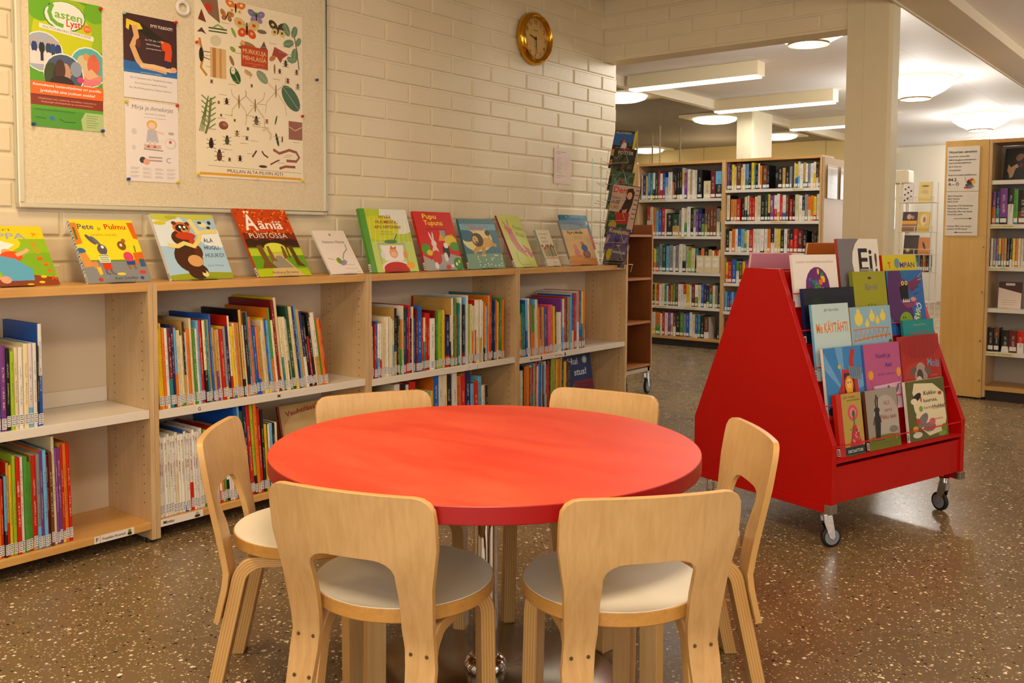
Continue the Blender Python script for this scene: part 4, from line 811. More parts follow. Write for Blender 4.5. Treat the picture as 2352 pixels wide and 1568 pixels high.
aania += [('e', x, .50, .14, .05, '3c2418') for x in (.1, .35, .6, .85)]+[('r', 0, .28, 1, .40, 'b8d02c'), ('r', 0, .12, 1, .30, '6ca020'), ('p', [(0, 0), (1, 0), (.95, .10), (.2, .12), (0, .1)], 'b4c818'), ('e', .5, .42, .2, .07, 'dce04c'), ('p', [(.24, .0), (.85, 0), (.56, .33), (.44, .33)], 'd8bc80'), ('p', [(.3, .12), (.72, .12), (.55, .30), (.46, .30)], '98907c'),
  ('p', [(.16, .45), (.26, .45), (.3, .22), (.40, .12), (.12, .12), (.2, .22)], '7c5428'), ('p', [(.34, .44), (.39, .44), (.42, .26), (.46, .22), (.34, .22)], '8c6430'), ('p', [(.62, .44), (.66, .44), (.68, .27), (.60, .25)], '7c5428'), ('p', [(.76, .44), (.84, .44), (.88, .2), (.96, .13), (.8, .15)], '64401c'), ('r', .70, .26, .73, .43, '6c4820'),
  ('t', 'Ä', .1, .68, .24, 'f8f4ec', {'b': 1, 'w': .24}), ('t', 'äniä', .36, .70, .13, 'f8f4ec', {'b': 1, 'w': .46}), ('t', 'PUISTOSSA', .11, .56, .075, 'f4ecdc', {'w': .72}), ('t', 'Anthony Browne', .26, .04, .038, '5c4424', {'w': .5})]
hemmo = [('r', 0, 0, 1, 1, 'f0e4dc'), ('e', .5, .9, .03, .03, 'a0a02c'), ('t', 'Hemmo Herne', .16, .7, .07, '34343c', {'w': .68, 'sk': .15}), ('l', [(.84, .68), (.82, .56), (.66, .46), (.58, .36), (.58, .28)], .025, '8c8894'), ('e', .54, .25, .12, .05, '9c98b4', 30), ('e', .42, .30, .08, .07, '7c9c2c'), ('l', [(.1, .36), (.3, .32)], .012, '777'), ('l', [(.5, .21), (.85, .2)], .012, 'b8a8a8'), ('l', [(.5, .12), (.9, .115)], .008, '998'), ('t', 'tammi', .84, .04, .025, '8c8c4c')]
apo = [('r', 0, 0, 1, 1, 'bcd038'), ('e', .8, .9, .4, .3, 'ecece0'), ('r', 0, 0, 1, .48, 'c8dc70'), ('e', .35, .7, .4, .2, 'd4d820')]
for k in range(9): aania and apo.append(('l', [(.1+k*.1, .45), (.18+k*.1, .85)], .012, 'dce49c'))
apo += [('r', 0, 0, .11, 1, '5ca038'), ('t', 'HYVÄÄ', .38, .85, .05, 'a8501c', {'b': 1, 'w': .26}), ('t', 'HUOMENTA,', .29, .77, .05, 'a8501c', {'b': 1, 'w': .46}), ('t', 'APO APPONEN!', .24, .69, .05, 'a8501c', {'b': 1, 'w': .56}), ('t', 'Rikka ja Jenna', .36, .63, .02, '6c7c28', {'w': .22}), ('t', 'pienessä kotitarinassa', .32, .595, .018, '6c7c28', {'w': .32}),
  ('l', [(.24, .46), (.24, .14)], .02, 'a8b0b0'), ('l', [(.80, .46), (.80, .14)], .02, 'a8b0b0'), ('l', [(.24, .45), (.80, .45)], .02, 'a8b0b0'), ('e', .52, .48, .14, .03, '5c8c3c'), ('l', [(.6, .5), (.68, .60)], .02, '4c8c34'), ('p', [(.28, .42), (.76, .42), (.72, .18), (.32, .18)], 'f4f0ec'), ('e', .53, .30, .09, .08, 'eca878'), ('e', .53, .28, .06, .04, 'f4c8a0'), ('p', [(.46, .36), (.5, .42), (.54, .38), (.6, .41), (.6, .36)], 'd8742c'), ('e', .53, .07, .30, .12, 'f0e8e4'), ('e', .53, .05, .27, .11, 'c82818'), ('r', .26, 0, .8, .03, 'c02414'), ('e', .30, .27, .05, .05, 'e8e8e4'), ('e', .78, .27, .05, .06, 'e0a060'), ('e', .84, .10, .09, .055, 'f0b020')]
pupu = [('r', 0, 0, 1, 1, 'd41c0c'), ('p', [(0, 0), (1, 0), (1, .22), (.62, .30), (.2, .18), (0, .26)], 'a8a8a4'), ('t', 'Pupu', .22, .88, .085, 'f4dc18', {'b': 1, 'w': .36}), ('t', 'Tupuna', .22, .77, .085, 'f4dc18', {'b': 1, 'w': .5}), ('t', 'matkalla kaverinsa luo', .22, .69, .03, '3c1008', {'w': .56}),
  ('r', .58, .52, .72, .68, '8c9cb0'), ('p', [(.5, .5), (.6, .66), (.68, .5)], 'e8a028'), ('r', .84, .52, .92, .62, 'c87c28'), ('e', .82, .5, .16, .1, 'e4cc20'), ('e', .9, .4, .14, .08, '5c9c2c'), ('e', .12, .36, .12, .1, '5c9828'), ('e', .2, .30, .08, .05, 'e8c428')]+rabbit(.36, .3, .42, 'e8d8cc')+[('e', .36, .22, .12, .12, 'd03818'), ('e', .30, .08, .05, .06, 'ece4e0'), ('e', .64, .32, .09, .12, '2c2824'), ('e', .66, .42, .06, .05, 'ece8e4'), ('e', .60, .22, .05, .08, 'e8e4e0'), ('e', .9, .1, .14, .11, '3c8c2c'), ('e', .92, .14, .03, .03, 'f0d020'), ('e', .84, .1, .03, .03, 'f0f0e8'), ('e', .6, .05, .06, .04, 'd83820'), ('e', .72, .07, .04, .03, 'e8e8e0')]
leij = [('r', 0, 0, 1, 1, '4c8090'), ('e', .4, .6, .42, .26, 'e8dc98'), ('r', 0, 0, 1, .3, '80a88c'), ('r', 0, .78, 1, .9, '7cb0bc'), ('e', .15, .66, .2, .12, '3c6c88'), ('t', 'Nuku nuku', .14, .86, .06, 'b8586c', {'w': .64, 'rot': -3, 'sk': .1}), ('t', 'LEIJONA', .22, .76, .08, 'c8485c', {'w': .42}),
  ('e', .52, .50, .2, .1, 'd8a850', 20), ('e', .66, .52, .16, .1, 'dcb058'), ('l', [(.40, .44), (.22, .32)], .09, 'd0a04c'), ('l', [(.52, .42), (.46, .24)], .09, 'c89848'), ('l', [(.74, .5), (.9, .46)], .07, 'd0a04c'), ('e', .40, .58, .16, .14, '54402c'), ('e', .34, .58, .08, .08, 'dcb468'), ('e', .33, .6, .012, .014, '201810'), ('e', .36, .53, .03, .02, '3c2818'), ('l', [(.76, .56), (.72, .68), (.74, .7)], .03, 'c89848'), ('e', .72, .72, .07, .06, '5c4428'), ('t', 'Tuutu', .3, .06, .06, '5c98b8', {'w': .26, 'sk': .2})]
g = random.Random(5)
for k in range(26): leij.append(('e', g.uniform(.3, 1), g.uniform(.02, .28), .018, .014, 'e8ecec'))
gir = [('r', 0, 0, 1, 1, 'bcc424'), ('l', [(.16, .88), (.26, .80)], .04, 'b8503c'), ('l', [(.38, .92), (.36, .80)], .04, 'b8503c'), ('e', .30, .74, .16, .05, 'c85c3c', -20), ('p', [(.20, .78), (.42, .72), (.52, .5), (.92, .34), (.92, .2), (.74, .18), (.36, .34), (.26, .52)], 'c84c30'), ('e', .86, .24, .14, .06, 'c84c38'), ('p', [(.5, .5), (.6, .5), (.9, .1), (.8, .1)], 'c4c828'), ('l', [(.30, .3), (.24, .12), (.36, .05)], .03, '9ca01c')]
for k, (x, y) in enumerate(((.33, .66), (.34, .54), (.42, .46), (.52, .4), (.6, .34), (.7, .3), (.8, .26))): gir.append(('e', x, y, .05, .02, '806080'))
gir += [('t', 'Possu', .54, .74, .08, '585c18', {'w': .38, 'rot': -8}), ('t', 'Pizza', .58, .6, .08, '585c18', {'w': .34, 'rot': -8}), ('l', [(.3, .05), (.75, .05)], .01, '6c7020')]
small = [('r', 0, 0, 1, 1, 'e0d4b4'), ('t', 'Sata vuotta', .14, .86, .06, '6c6448', {'w': .6}), ('t', 'satuja', .2, .76, .06, '6c6448', {'w': .4}), ('t', 'lapsille', .2, .66, .05, '6c6448', {'w': .46})]
g = random.Random(6)
for k in range(14): small += [('e', .08+k*.064, g.uniform(.46, .58), .04, .04, g.choice(('b83c28', '6c7c3c', '5c3c28', 'c8702c'))), ('l', [(.08+k*.064, .5), (.1+k*.062, .26)], .035, g.choice(('5c7034', '8c3024', '6c5438', 'a89058')))]
small += [('e', .1+k*.12, .22, .03, .02, '9c2c1c') for k in range(8)]+[('t', 'Tammi', .5, .08, .04, '8c8454')]
pig = [('r', 0, 0, 1, 1, 'e8c488'), ('r', 0, .82, 1, 1, '7c98b0'), ('e', .3, .84, .5, .07, '9cacb4'), ('r', 0, 0, 1, .14, 'dc9450'), ('e', .4, .16, .5, .06, 'e0a05c'), ('t', 'Pig in a Muddle', .18, .70, .055, '3c2c28', {'b': 1, 'w': .58}), ('t', 'tarinoita ja', .34, .62, .025, '8c6c48', {'w': .32}), ('t', 'kuvia', .38, .58, .022, '8c6c48', {'w': .24}), ('e', .32, .40, .07, .07, 'e49c8c'), ('e', .34, .28, .1, .08, 'e0908c'), ('l', [(.3, .2), (.46, .2)], .03, 'd88478'), ('e', .62, .48, .06, .04, 'd8642c'), ('e', .66, .38, .12, .08, '4870a4'), ('e', .68, .24, .14, .09, '8c5c58'), ('e', .68, .24, .1, .06, 'b07c74'), ('l', [(.5, .16), (.85, .12)], .012, 'a86c50')]
blue = [('r', 0, 0, 1, 1, '1c7898'), ('e', .22, .96, .03, .01, 'd8c050'), ('t', 'TOVE JANSSON', .36, .955, .022, 'd0dce0', {'w': .5}), ('e', .86, .84, .1, .05, 'e0c8a0'), ('p', [(.84, .78), (.94, .70), (1, .4), (.98, .22), (.92, .24), (.86, .5)], 'c8482c'), ('r', .92, 0, 1, .3, 'ece0c8')]
gt = 'picture books displayed on top of the low bookcases'
zt = .9275
for nm, lb, x, w, h, th, it, sp, gr, tl, spi, yy in (
 ('tomppa', 'green and yellow picture book with kneeling child in blue overalls, cut by the picture edge', 1.15, .275, .24, .012, tomppa, 'd8b820', 'c8a018', 36, None, 3.105),
 ('pete', 'yellow picture book with a hare and a mouse and a striped spine', 1.520, .232, .262, .016, pete, 'w', 'dcc828', 33, chev, 3.10),
 ('huuko', 'pale blue picture book with a brown bear holding a branch', 1.83, .265, .288, .014, huuko, 'w', 'd8d8d0', 31, None, 3.10),
 ('aania', 'orange and green picture book with an avenue of trees', 2.215, .262, .335, .014, aania, 'c84c24', 'b85020', 34, None, 3.10),
 ('hemmo', 'small white book with a thin hand lettered title and a ladle', 2.585, .182, .235, .01, hemmo, 'w', 'ece4dc', 36, None, 3.10),
 ('apo', 'lime green picture book with a child in bed and a green spine', 2.82, .30, .308, .016, apo, 'g', '4c9030', 18, None, 3.10),
 ('pupu', 'red picture book with white rabbit and yellow title', 3.170, .27, .305, .013, pupu, 'r', 'c41c0c', 19, None, 3.10),
 ('leijona', 'teal picture book with a leaping lion cub', 3.485, .285, .272, .013, leij, '3c6c74', '4c7c80', 19, None, 3.10),
 ('giraffe', 'slim lime picture book with a long red animal', 3.86, .195, .318, .012, gir, '9c2c4c', 'b0b824', 27, None, 3.10),
 ('small', 'small cream book with a row of tiny figures', 4.15, .128, .228, .014, small, 'q', 'd0c8a0', 25, None, 3.10),
 ('pig', 'sand coloured picture book with two pigs, in front of a blue one', 4.385, .275, .285, .014, pig, 'e', 'c8a070', 21, None, 3.10)):
    cover_book('picture_book', lb, w, h, th, it, sp, group=gt, ground=gr, loc=(x, yy, zt), tilt=R(tl), spine_items=spi)
    stand(x+w*.3, w*.38, R(tl), 'clear acrylic stand under the '+' '.join(lb.split(',')[0].split()[:8]), y=yy)
cover_book('picture_book', 'blue picture book with red figure, standing behind the sand coloured pig book', .285, .318, .012, blue, 'b', group=gt, ground='e4d8c4', loc=(4.435, 3.125, zt), tilt=R(20))
# two books facing out on the bottom shelves
cover_book('picture_book', 'tan picture book facing out on the bottom shelf, half hidden by the red table', .30, .30, .01, [('r', 0, 0, 1, 1, 'c8a468'), ('e', .5, .6, .45, .3, 'd8b87c'), ('t', 'Vauhtilässä', .12, .84, .07, '9c2c14', {'b': 1, 'w': .6, 'rot': 6}), ('r', 0, 0, .03, 1, '8c2c18'), ('e', .4, .4, .2, .2, '8c6c3c')], 'R', ground='b08850', loc=(2.36, 3.12, .0775), tilt=R(14), nolabel=True)
hui = [('r', 0, 0, 1, 1, '18306c'), ('r', .4, 0, 1, .5, '7c1c3c'), ('t', 'Hui', .28, .80, .12, 'd8dce8', {'b': 1, 'w': .3}), ('t', 'stus!', .44, .60, .12, 'd8dce8', {'b': 1, 'w': .38}), ('e', .8, .86, .08, .07, '7cb4e0'), ('e', .8, .86, .045, .045, 'e8d878')]
for k in range(6): hui += [('l', [(.5, .44-k*.07), (1, .42-k*.07)], .012, '4c1428'), ('l', [(.56+k*.08, .46), (.54+k*.08, .0)], .012, '4c1428')]
hui += [('l', [(.1, .5), (.35, .2), (.1, .05)], .03, '8c6c3c'), ('l', [(.2, .1), (.4, .44)], .02, 'a08c4c'), ('r', .02, .1, .3, .4, '101c3c')]
cover_book('picture_book', 'navy picture book with a moon facing out beside the bottom row in the end bookcase', .33, .33, .011, hui, 'B', ground='1c2c5c', loc=(4.275, 3.07, .0775), tilt=R(9), nolabel=True)

# ------------------------------------------------------------------ wire magazine rack on the end of the row
rack = thing('magazine_rack', 'thin chrome wire magazine rack rising in tiers from the end of the low bookcases', 'magazine rack', (4.80, 3.0, .9255))
def wire(pts, name='wire', r=.0016, par=rack, mat=WIRE):
    return MB().tube(pts, r, 6).build(name, mat, par)
for y in (.16, .225):
    wire([(-.03, y, 0), (-.03, y, .66)], 'upright', .0032, mat=plain('rack_post', 'c8d8c8', .3, .6))
mb = MB()
TIER = [(.0, .0), (.0, .105), (.0, .24), (.0, .365), (.0, .465), (.0, .595)]
for i, (dx, z) in enumerate(TIER):
    x0 = -.075+z*.21; b = MB()
    y0, y1 = -.05+z*.075, .105+z*.075
    b.tube([(x0-.03, y0, z+.03), (x0-.03, y1, z+.03), (x0+.01, y1, z+.03), (x0-.03, y1+.03, z+.045)], .0016, 6)
    b.tube([(x0-.03, y1, z+.03), (x0-.045, y1-.02, z+.11), (x0-.045, (y0+y1)/2, z+.055), (x0-.045, y0+.02, z+.115), (x0-.03, y0, z+.03)], .0014, 6)
    b.tube([(x0+.0, y0, z+.012), (x0+.0, y1, z+.012), (x0-.02, .2, z+.03)], .0016, 6)
    b.tube([(x0, y0, z+.012), (x0+.05, y0, z+.12)], .0014, 6); b.tube([(x0, y1, z+.012), (x0+.05, y1, z+.12), (x0-.02, .2, z+.14)], .0014, 6)
    b.build('wire_pocket', WIRE, rack)
wire([(-.01, -.035, .002), (.0375, -.035, .002), (.0375, -.02, -.045)], 'end_hook', .0022)
wire([(.03, .17, .62), (.08, -.02, .62), (.14, .02, .60)], 'top_arm', .0018)
def mag(label, y1, z, w, h, it, tilt=20, x=4.765, ground='202020', eps=.0001):
    x = 4.722+(z-.92)*.20; y1 = 3.112+(z-.92)*.075
    t = thing('magazine', label, 'magazine', (x, y1, z), group='magazines in the wire rack')
    t.rotation_euler = (Matrix.Rotation(-PI/2, 3, 'Z') @ Matrix.Rotation(-R(7), 3, 'X') @ Matrix.Rotation(R(8), 3, 'Y')).to_euler()
    MB().box(0, w, 0, .0035, 0, h).build('pages', plain('mag_'+ground, ground, .35), t)
    print_mesh('cover_print', it, w, h, t, loc=(0, -.0003, 0)); return t
g = random.Random(21)
def mess(n, cols, y0=0, y1=1): return [('e', g.uniform(.05, .95), g.uniform(y0, y1), g.uniform(.04, .16), g.uniform(.03, .1), g.choice(cols), g.uniform(0, 90)) for _ in range(n)]
mag('topmost magazine in the wire rack, blue with a white horse head', 3.135, 1.525, .165, .24, [('r', 0, 0, 1, 1, '1c1c18'), ('r', 0, .62, 1, .95, '285ca0')]+mess(26, ('8c4c24', 'b86c38', '2c3c28', '3c2c20', 'c88c50'), 0, .7)+[('e', .5, .55, .12, .16, 'd8d0c8', -20), ('r', .9, 0, 1, 1, 'd8c020'), ('t', 'VILLIVARSA', .05, .92, .06, 'd8d0a8', {'w': .7})], ground='c8b020')
mag('dark green magazine second from the top in the wire rack', 3.16, 1.385, .16, .27, [('r', 0, 0, 1, 1, '242018')]+mess(40, ('3c4828', '5c5434', '2c3420', '6c4c30', '1c1c14'), 0, .85)+[('t', 'POTTER', .2, .86, .08, 'c8c4b4', {'b': 1, 'w': .7}), ('e', .5, .97, .3, .02, '8c3828')], x=4.775)
mag('green magazine with a red figure, third from the top in the wire rack', 3.17, 1.27, .16, .24, [('r', 0, 0, 1, 1, '44604c')]+mess(30, ('5c7c60', '2c4834', '6c8468', '384c38'), 0, 1)+[('e', .5, .5, .07, .3, '7c2420', 10), ('e', .52, .78, .05, .05, 'a05040'), ('r', .1, .02, .95, .12, 'b8a82c'), ('l', [(.2, .3), (.35, .5), (.6, .5)], .03, '5c2420')], x=4.765)
demi = [('r', 0, 0, 1, 1, '3c1c18'), ('r', .02, .015, .98, .985, 'c8a898'), ('t', 'Demi', .06, .82, .13, 'c82c1c', {'b': 1, 'w': .62}), ('p', [(.55, .92), (.72, .95), (.82, .86), (.8, .6), (.72, .4), (.6, .2), (.3, .05), (.28, .25), (.45, .5), (.55, .7)], '2c1410'), ('e', .66, .78, .09, .08, 'd8a080'), ('p', [(.52, .46), (.66, .5), (.62, .12), (.46, .14)], 'c88c6c'),
 ('t', 'KAIKKI', .06, .68, .05, '2c2420', {'w': .3}), ('t', 'UUSI', .06, .58, .08, '3c3430', {'b': 1, 'w': .28}), ('t', 'ILME', .06, .47, .08, 'a8882c', {'b': 1, 'w': .3}), ('e', .16, .25, .12, .07, 'c03828'), ('r', .3, .2, .62, .3, 'b8982c')]
for k in range(7): demi.append(('r', .84, .9-k*.1, .96, .92-k*.1, '5c4840'))
mag('white magazine with red title and a long haired woman on its cover', 3.19, 1.145, .205, .285, demi, x=4.755, tilt=22)
mag('small green and red comic in the wire rack below the woman magazine', 3.10, 1.095, .145, .165, [('r', 0, 0, 1, 1, '1c4c24'), ('p', [(.3, 1), (1, 1), (1, .6), (.5, .55)], 'b02418'), ('e', .3, .5, .2, .18, 'b89830'), ('e', .5, .2, .16, .14, '28549c'), ('e', .5, .12, .1, .07, 'b89830'), ('e', .75, .4, .04, .05, 'd8a890')], x=4.745)
mag('purple magazine with yellow title in the wire rack', 3.145, 1.0, .165, .165, [('r', 0, 0, 1, 1, '5c4c7c')]+mess(24, ('8478b0', '3c4c8c', '8c5c4c', '28284c', 'b89080'), 0, .8)+[('t', 'Kuvajuttu', .1, .8, .15, 'd8c41c', {'b': 1, 'w': .84}), ('r', .0, .0, .6, .1, 'b8a828')], x=4.755)
mag('grey magazine with pale title at the bottom of the wire rack', 3.125, .927, .155, .115, [('r', 0, 0, 1, 1, '5c5868'), ('t', 'Tammiraki', .25, .72, .18, 'd8d4d8', {'w': .7}), ('e', .2, .6, .12, .3, 'c0b028'), ('e', .55, .15, .3, .25, '1c1c20'), ('e', .8, .3, .1, .2, '2c2c34')], x=4.755)

# ------------------------------------------------------------------ wheeled bookcase at the corner
def caster(par, x, y, r=.035, top=.14, rot=0, wm=None, zt=None):
    o = MB()
    o.lathe([(.016, top-.006), (.02, top-.004), (.02, top)], 16).lathe([(.013, top-.022), (.017, top-.018), (.017, top-.006)], 16)
    k = .012
    for s in (-1, 1):
        P = [(-.018, top-.02), (.014, top-.02), (.026, r+.022), (.028, r), (.022, r-.008), (.008, r-.002), (-.016, top-.045)]
        o.prism([(a, b) for a, b in P], 'y', s*k-.0012, s*k+.0012)
    o.box(-.018, .014, -k, k, top-.024, top-.018)
    c = o.build('caster', CHROME, par, loc=(x, y, 0), rot=(0, 0, rot))
    MB().lathe([(r*.55, -.009), (r-.004, -.009), (r, -.006), (r, .006), (r-.004, .009), (r*.55, .009)], 28, c=(.018, 0, r), axis='y').lathe([(r*.74, -.0098), (r*.74, .0098)], 24, m=1, c=(.018, 0, r), axis='y').build('wheel', [BLACK, wm or GREYWHEEL], c)
    return c
tb = thing('book_trolley', 'dark reddish wheeled bookcase with empty shelves at the brick wall corner', 'bookcase', (5.215, 3.24, 0))
Wt = .335
MB().box(Wt-.016, Wt, 0, .30, .19, 1.18).box(0, .016, 0, .30, .19, 1.18).build('side_panel', CHERRY, tb)
MB().box(.016, Wt-.016, .28, .295, .19, 1.18).build('back_panel', CHERRY, tb)
for z in (1.11, .815, .515, .215): MB().box(.016, Wt-.016, .002, .28, z-.014, z+.002).build('shelf', wood('cherry_x', 'b87844', '9c6030', 'x'), tb)
mb = MB().box(Wt-.006, Wt+.001, -.001, .001, .19, 1.18).box(.0, .01, -.001, .001, .19, 1.18)
mb.build('edge_strip', BIRCH, tb)
MB().box(.0, Wt, .01, .03, .165, .19).box(0, .02, .01, .3, .165, .19).box(Wt-.03, Wt-.005, .01, .3, .15, .19).build('base_frame', plain('trolley_frame', 'c8bca8', .4), tb)
caster(tb, Wt-.012, .03, r=.055, top=.17, rot=.15); caster(tb, .03, .03, r=.055, top=.17, rot=.3); caster(tb, Wt-.012, .27, r=.055, top=.17, rot=.6)

# ------------------------------------------------------------------ tall bookcase across the hall (faces the viewer)
TX = 8.15
def tall_bay(name, label, y0, y1, zs, x=TX, top=1.84, depth=.30, group=None, gable=None, back=True):
    t = thing(name, label, 'bookcase', (x, y0, 0), group=group); w = y1-y0
    MB().box(0, depth, 0, .018, .02, top).build('side_panel', BIRCHF, t); MB().box(0, depth, w-.018, w, .02, top).build('side_panel', BIRCHF, t)
    MB().box(0, depth, .018, w-.018, top-.025, top).build('top_panel', BIRCHY, t)
    MB().box(0, depth, .018, w-.018, .07, .098).build('bottom_shelf', BIRCHY, t)
    for s in (0, w): MB().box(-.001, 0, max(s-.018, 0) if s else 0, s or .018, .02, top).build('edge_strip', BIRCH, t)
    MB().box(.03, depth, .02, w-.02, 0, .07).build('plinth', plain('plinth_dark', '2c2018', .6), t)
    if back: MB().box(depth-.01, depth, .018, w-.018, .098, top-.026 if back == 1 else back).build('back_panel', plain('case_back', 'aca294', .5), t)
    for z in zs: MB().box(.004, depth-.012, .019, w-.019, z-.005, z).box(.002, .006, .019, w-.019, z-.028, z).build('shelf', WHITE, t)
    return t
LZ = (1.475, 1.105, .745, .403); RZ = (1.55, 1.25, .956, .655, .38)
ta = tall_bay('tall_bookcase', 'tall birch bookcase of adult books, bay by the magazine rack', 3.99, 4.955, LZ, back=1)
tb2 = tall_bay('tall_bookcase', 'tall birch bookcase of adult books, bay behind the red display cart', 3.035, 3.99, RZ, back=1)
def yplate(par, y, z, w, text, x=-.0006, h=.026):
    it = [('r', 0, 0, 1, 1, 'e8dcae'), ('t', text, .05, .3, .5, '4c4434', {'w': .88})]
    M = Matrix.Rotation(-PI/2, 4, 'Z'); mb = MB(); art(mb, it, w, h, M=M); mb.build('shelf_label', MATS['printed'], par, loc=(x, y, z), fix=False)
yplate(ta, .935, LZ[0]-.027, .33, '9 Maantiede. Matkat. Kansatiede'); yplate(ta, .50, LZ[1]-.027, .1, '91 Afrikka'); yplate(ta, .74, LZ[3]-.027, .14, '47 Ranska'); yplate(ta, .40, LZ[3]-.027, .13, '49.4 Espanja')
yplate(tb2, .27, RZ[0]-.027, .11, '88 Huumori'); yplate(tb2, .48, RZ[1]-.027, .17, '92 Elämäkerrat')
# gable panels with notices
gp1 = thing('end_panel', 'birch end panel with a white notice at the side of the tall bookcase', 'panel', (TX+.0, 4.957, 0))
MB().box(0, .02, 0, .30, .03, 1.855).build('panel_board', GABLE, gp1)
tn = thing('wall_notice', 'white typed notice on the birch panel behind the magazine rack', 'notice', (TX-.001, 5.145, 1.50))
MB().box(-.0008, 0, -.12, 0, 0, .30).build('sheet', PAPER, tn)
it = [('t', 'Kirjaston käyttöohjeet', .06, .9, .035, '555', {'w': .8})]+[('r', .08, .80-k*.06, .2+.12*(k % 3), .812-k*.06, '8c8884') for k in range(10)]
mb = MB(); art(mb, it, .12, .30, M=Matrix.Rotation(-PI/2, 4, 'Z')); mb.build('print', MATS['printed'], tn, loc=(-.001, 0, 0), fix=False)
gp2 = thing('end_panel', 'large pale end panel at the near end of the tall bookcase, beside the square column', 'panel', (TX+.005, 3.012, 0))
MB().box(0, 1.0, 0, .02, .03, 1.82).build('panel_board', plain('gable_pale', 'c4a270', .3, var=.05), gp2)
for i, (a, b) in enumerate(((.045, .29), (.375, .62))):
    th_ = thing('acrylic_holder', ('clear acrylic sheet holder next to the bookcase edge', 'clear acrylic sheet holder half behind the square column')[i], 'sheet holder', (TX+a, 3.008, 1.452), group='acrylic holders on the end panel')
    MB().box(0, b-a, -.012, -.010, 0, .302).build('holder', plain('acrylic_gloss', 'efe9e4', .06, spec=.8), th_)
    it = [('r', .05, .9, .95, .93, 'fbf8f4')]+[('r', .2, .84-k*.055, .5+.06*(k % 3), .848-k*.055, 'a89c90') for k in range(8)]
    print_mesh('print', it, b-a, .3, th_, loc=(0, -.0125, 0))
# the books in it
NV = 'adult books in the tall bookcase'
def bay_row(spec, y0, y1, z, where, seed, x=TX, name='library_book', kind='library book', grp=NV, back=.2, titles=None):
    row_of_books_y(spec, y0, y1, x+.018, z, where, grp, seed, kind, name, back, titles)
def row_of_books_y(spec, ya, yb, x, z, where, group, seed, kind, name, back=.2, titles=None):
    """fills from the high-y end towards low y, which is how the shelf reads from the front"""
    g = random.Random(seed); toks = spec.split(); it = []
    for t in toks:
        if t[0] == '_': it.append(('_', None, 0, float(t[1:])/1000)); continue
        c = t[0]; j = 1; acc = None
        if t[j].isalpha(): acc = t[j]; j += 1
        hh, _, th = t[j:].partition('.')
        it.append((c, acc or g.choice('wcyorgbatdk'), float(hh)/100, (float(th) if th else g.choice((18, 22, 26, 30)))/1000))
    k = (yb-ya)/sum(q[3]+.0008 for q in it); y = yb; n = 0; last = None
    for c, acc, hh, th in it:
        w = th*k
        if c != '_':
            o = book(w, hh, min(back, hh*.68), False, name); paint(o, c, acc); tone(o, g)
            o.location = (x+g.uniform(0, .012), y, z+.0004); o.rotation_euler = (0, 0, -PI/2)
            lb = MB().box(w*.08, w*.92, -.0005, 0, .012, .04); lb.build('spine_label', plain('label_white', 'eae6da', .6), o)
            if titles and n in titles: spine_title(o, w, hh, *titles[n])
            adj = ' '.join(q for q in ('thick' if w > .034 else ('thin' if w < .019 else ''), 'tall' if hh > .25 else ('low' if hh < .2 else ''), COL[c][0]) if q)
            noun = {'dvd': 'disc case', 'library book': 'book'}.get(kind, kind)
            tail = ('after a '+COL[last][0]+' one, ') if last and last != c and len(adj.split()) < 3 and len(where.split()) < 7 else ''
            if len(('%s %s, %s%s of %s' % (adj, noun, tail, ordw(n), where)).replace('-', ' ').split()) > 16: tail = ''
            if len(('%s %s, %s%s of %s' % (adj, noun, tail, ordw(n), where)).replace('-', ' ').split()) > 16: adj = COL[c][0]
            tag(o, '%s %s, %s%s of %s' % (adj, noun, tail, ordw(n), where), 'book' if kind != 'dvd' else 'disc case', group)
            n += 1; last = c
        y -= w+.0008*k
bay_row('w25.16 B25.26 d24.18 a27.20 t27.22 w27.20 G27.26 r29.18 wr26.22 b27.20 ac22.30 w27.34 k31.20 k31.20 k31.20 k31.22 yw27.20 v26.22 w29.24 d26.18 w28.20 w28.22 k28.44 _8 c17.60 R27.40 ak26.58', 4.01, 4.92, LZ[0], 'the top shelf, bay by the magazine rack', 31)
bay_row('r30.30 cy28.26 o27.22 a26.22 b27.24 r28.28 c27.16 k23.50 Gd22.52 e26.20 w28.22 c27.22 w29.26 k28.24 e26.22 v25.18 B27.26 B22.22 n29.22 n29.22 n29.22 n29.24 ec27.26 y25.18', 4.01, 4.85, LZ[1], 'the second shelf, bay by the magazine rack', 32)
bay_row('w20.14 c24.24 k22.22 y23.18 t25.20 e28.22 G27.26 a26.22 eB27.26 w26.18 ek27.22 w28.24 c27.22 q26.18 l22.20 c24.26 t24.22 R22.16 o24.22 k26.26 c23.12 d23.14 c22.14 r23.14 o22.14 c23.16', 4.01, 4.86, LZ[2], 'the third shelf, bay by the magazine rack', 33)
bay_row('c20.14 b20.22 c22.26 k21.18 yb22.22 r21.20 w21.20 c22.22 t21.16 w20.18 n21.18 o21.16 g22.22 n23.20 w22.24 w21.20 rw22.24 y22.30 w21.14 R23.26 w22.24 cg22.26 b23.20 B23.22 k22.20 n24.28 c22.20 e22.20 k20.22', 4.01, 4.86, LZ[3], 'the fourth shelf, bay by the magazine rack', 34)
bay_row('v22.22 q24.24 c23.24 wy23.22 o23.40 w22.16 r24.20 w23.26 v24.22 w23.20 R23.22 k24.34 g24.28 e23.20 b24.26 w25.22 c23.24 bw23.22 t22.20 kd22.26 n21.36 _70 k12.10 k12.10', 4.01, 4.86, .098, 'the bottom shelf, bay by the magazine rack', 35)
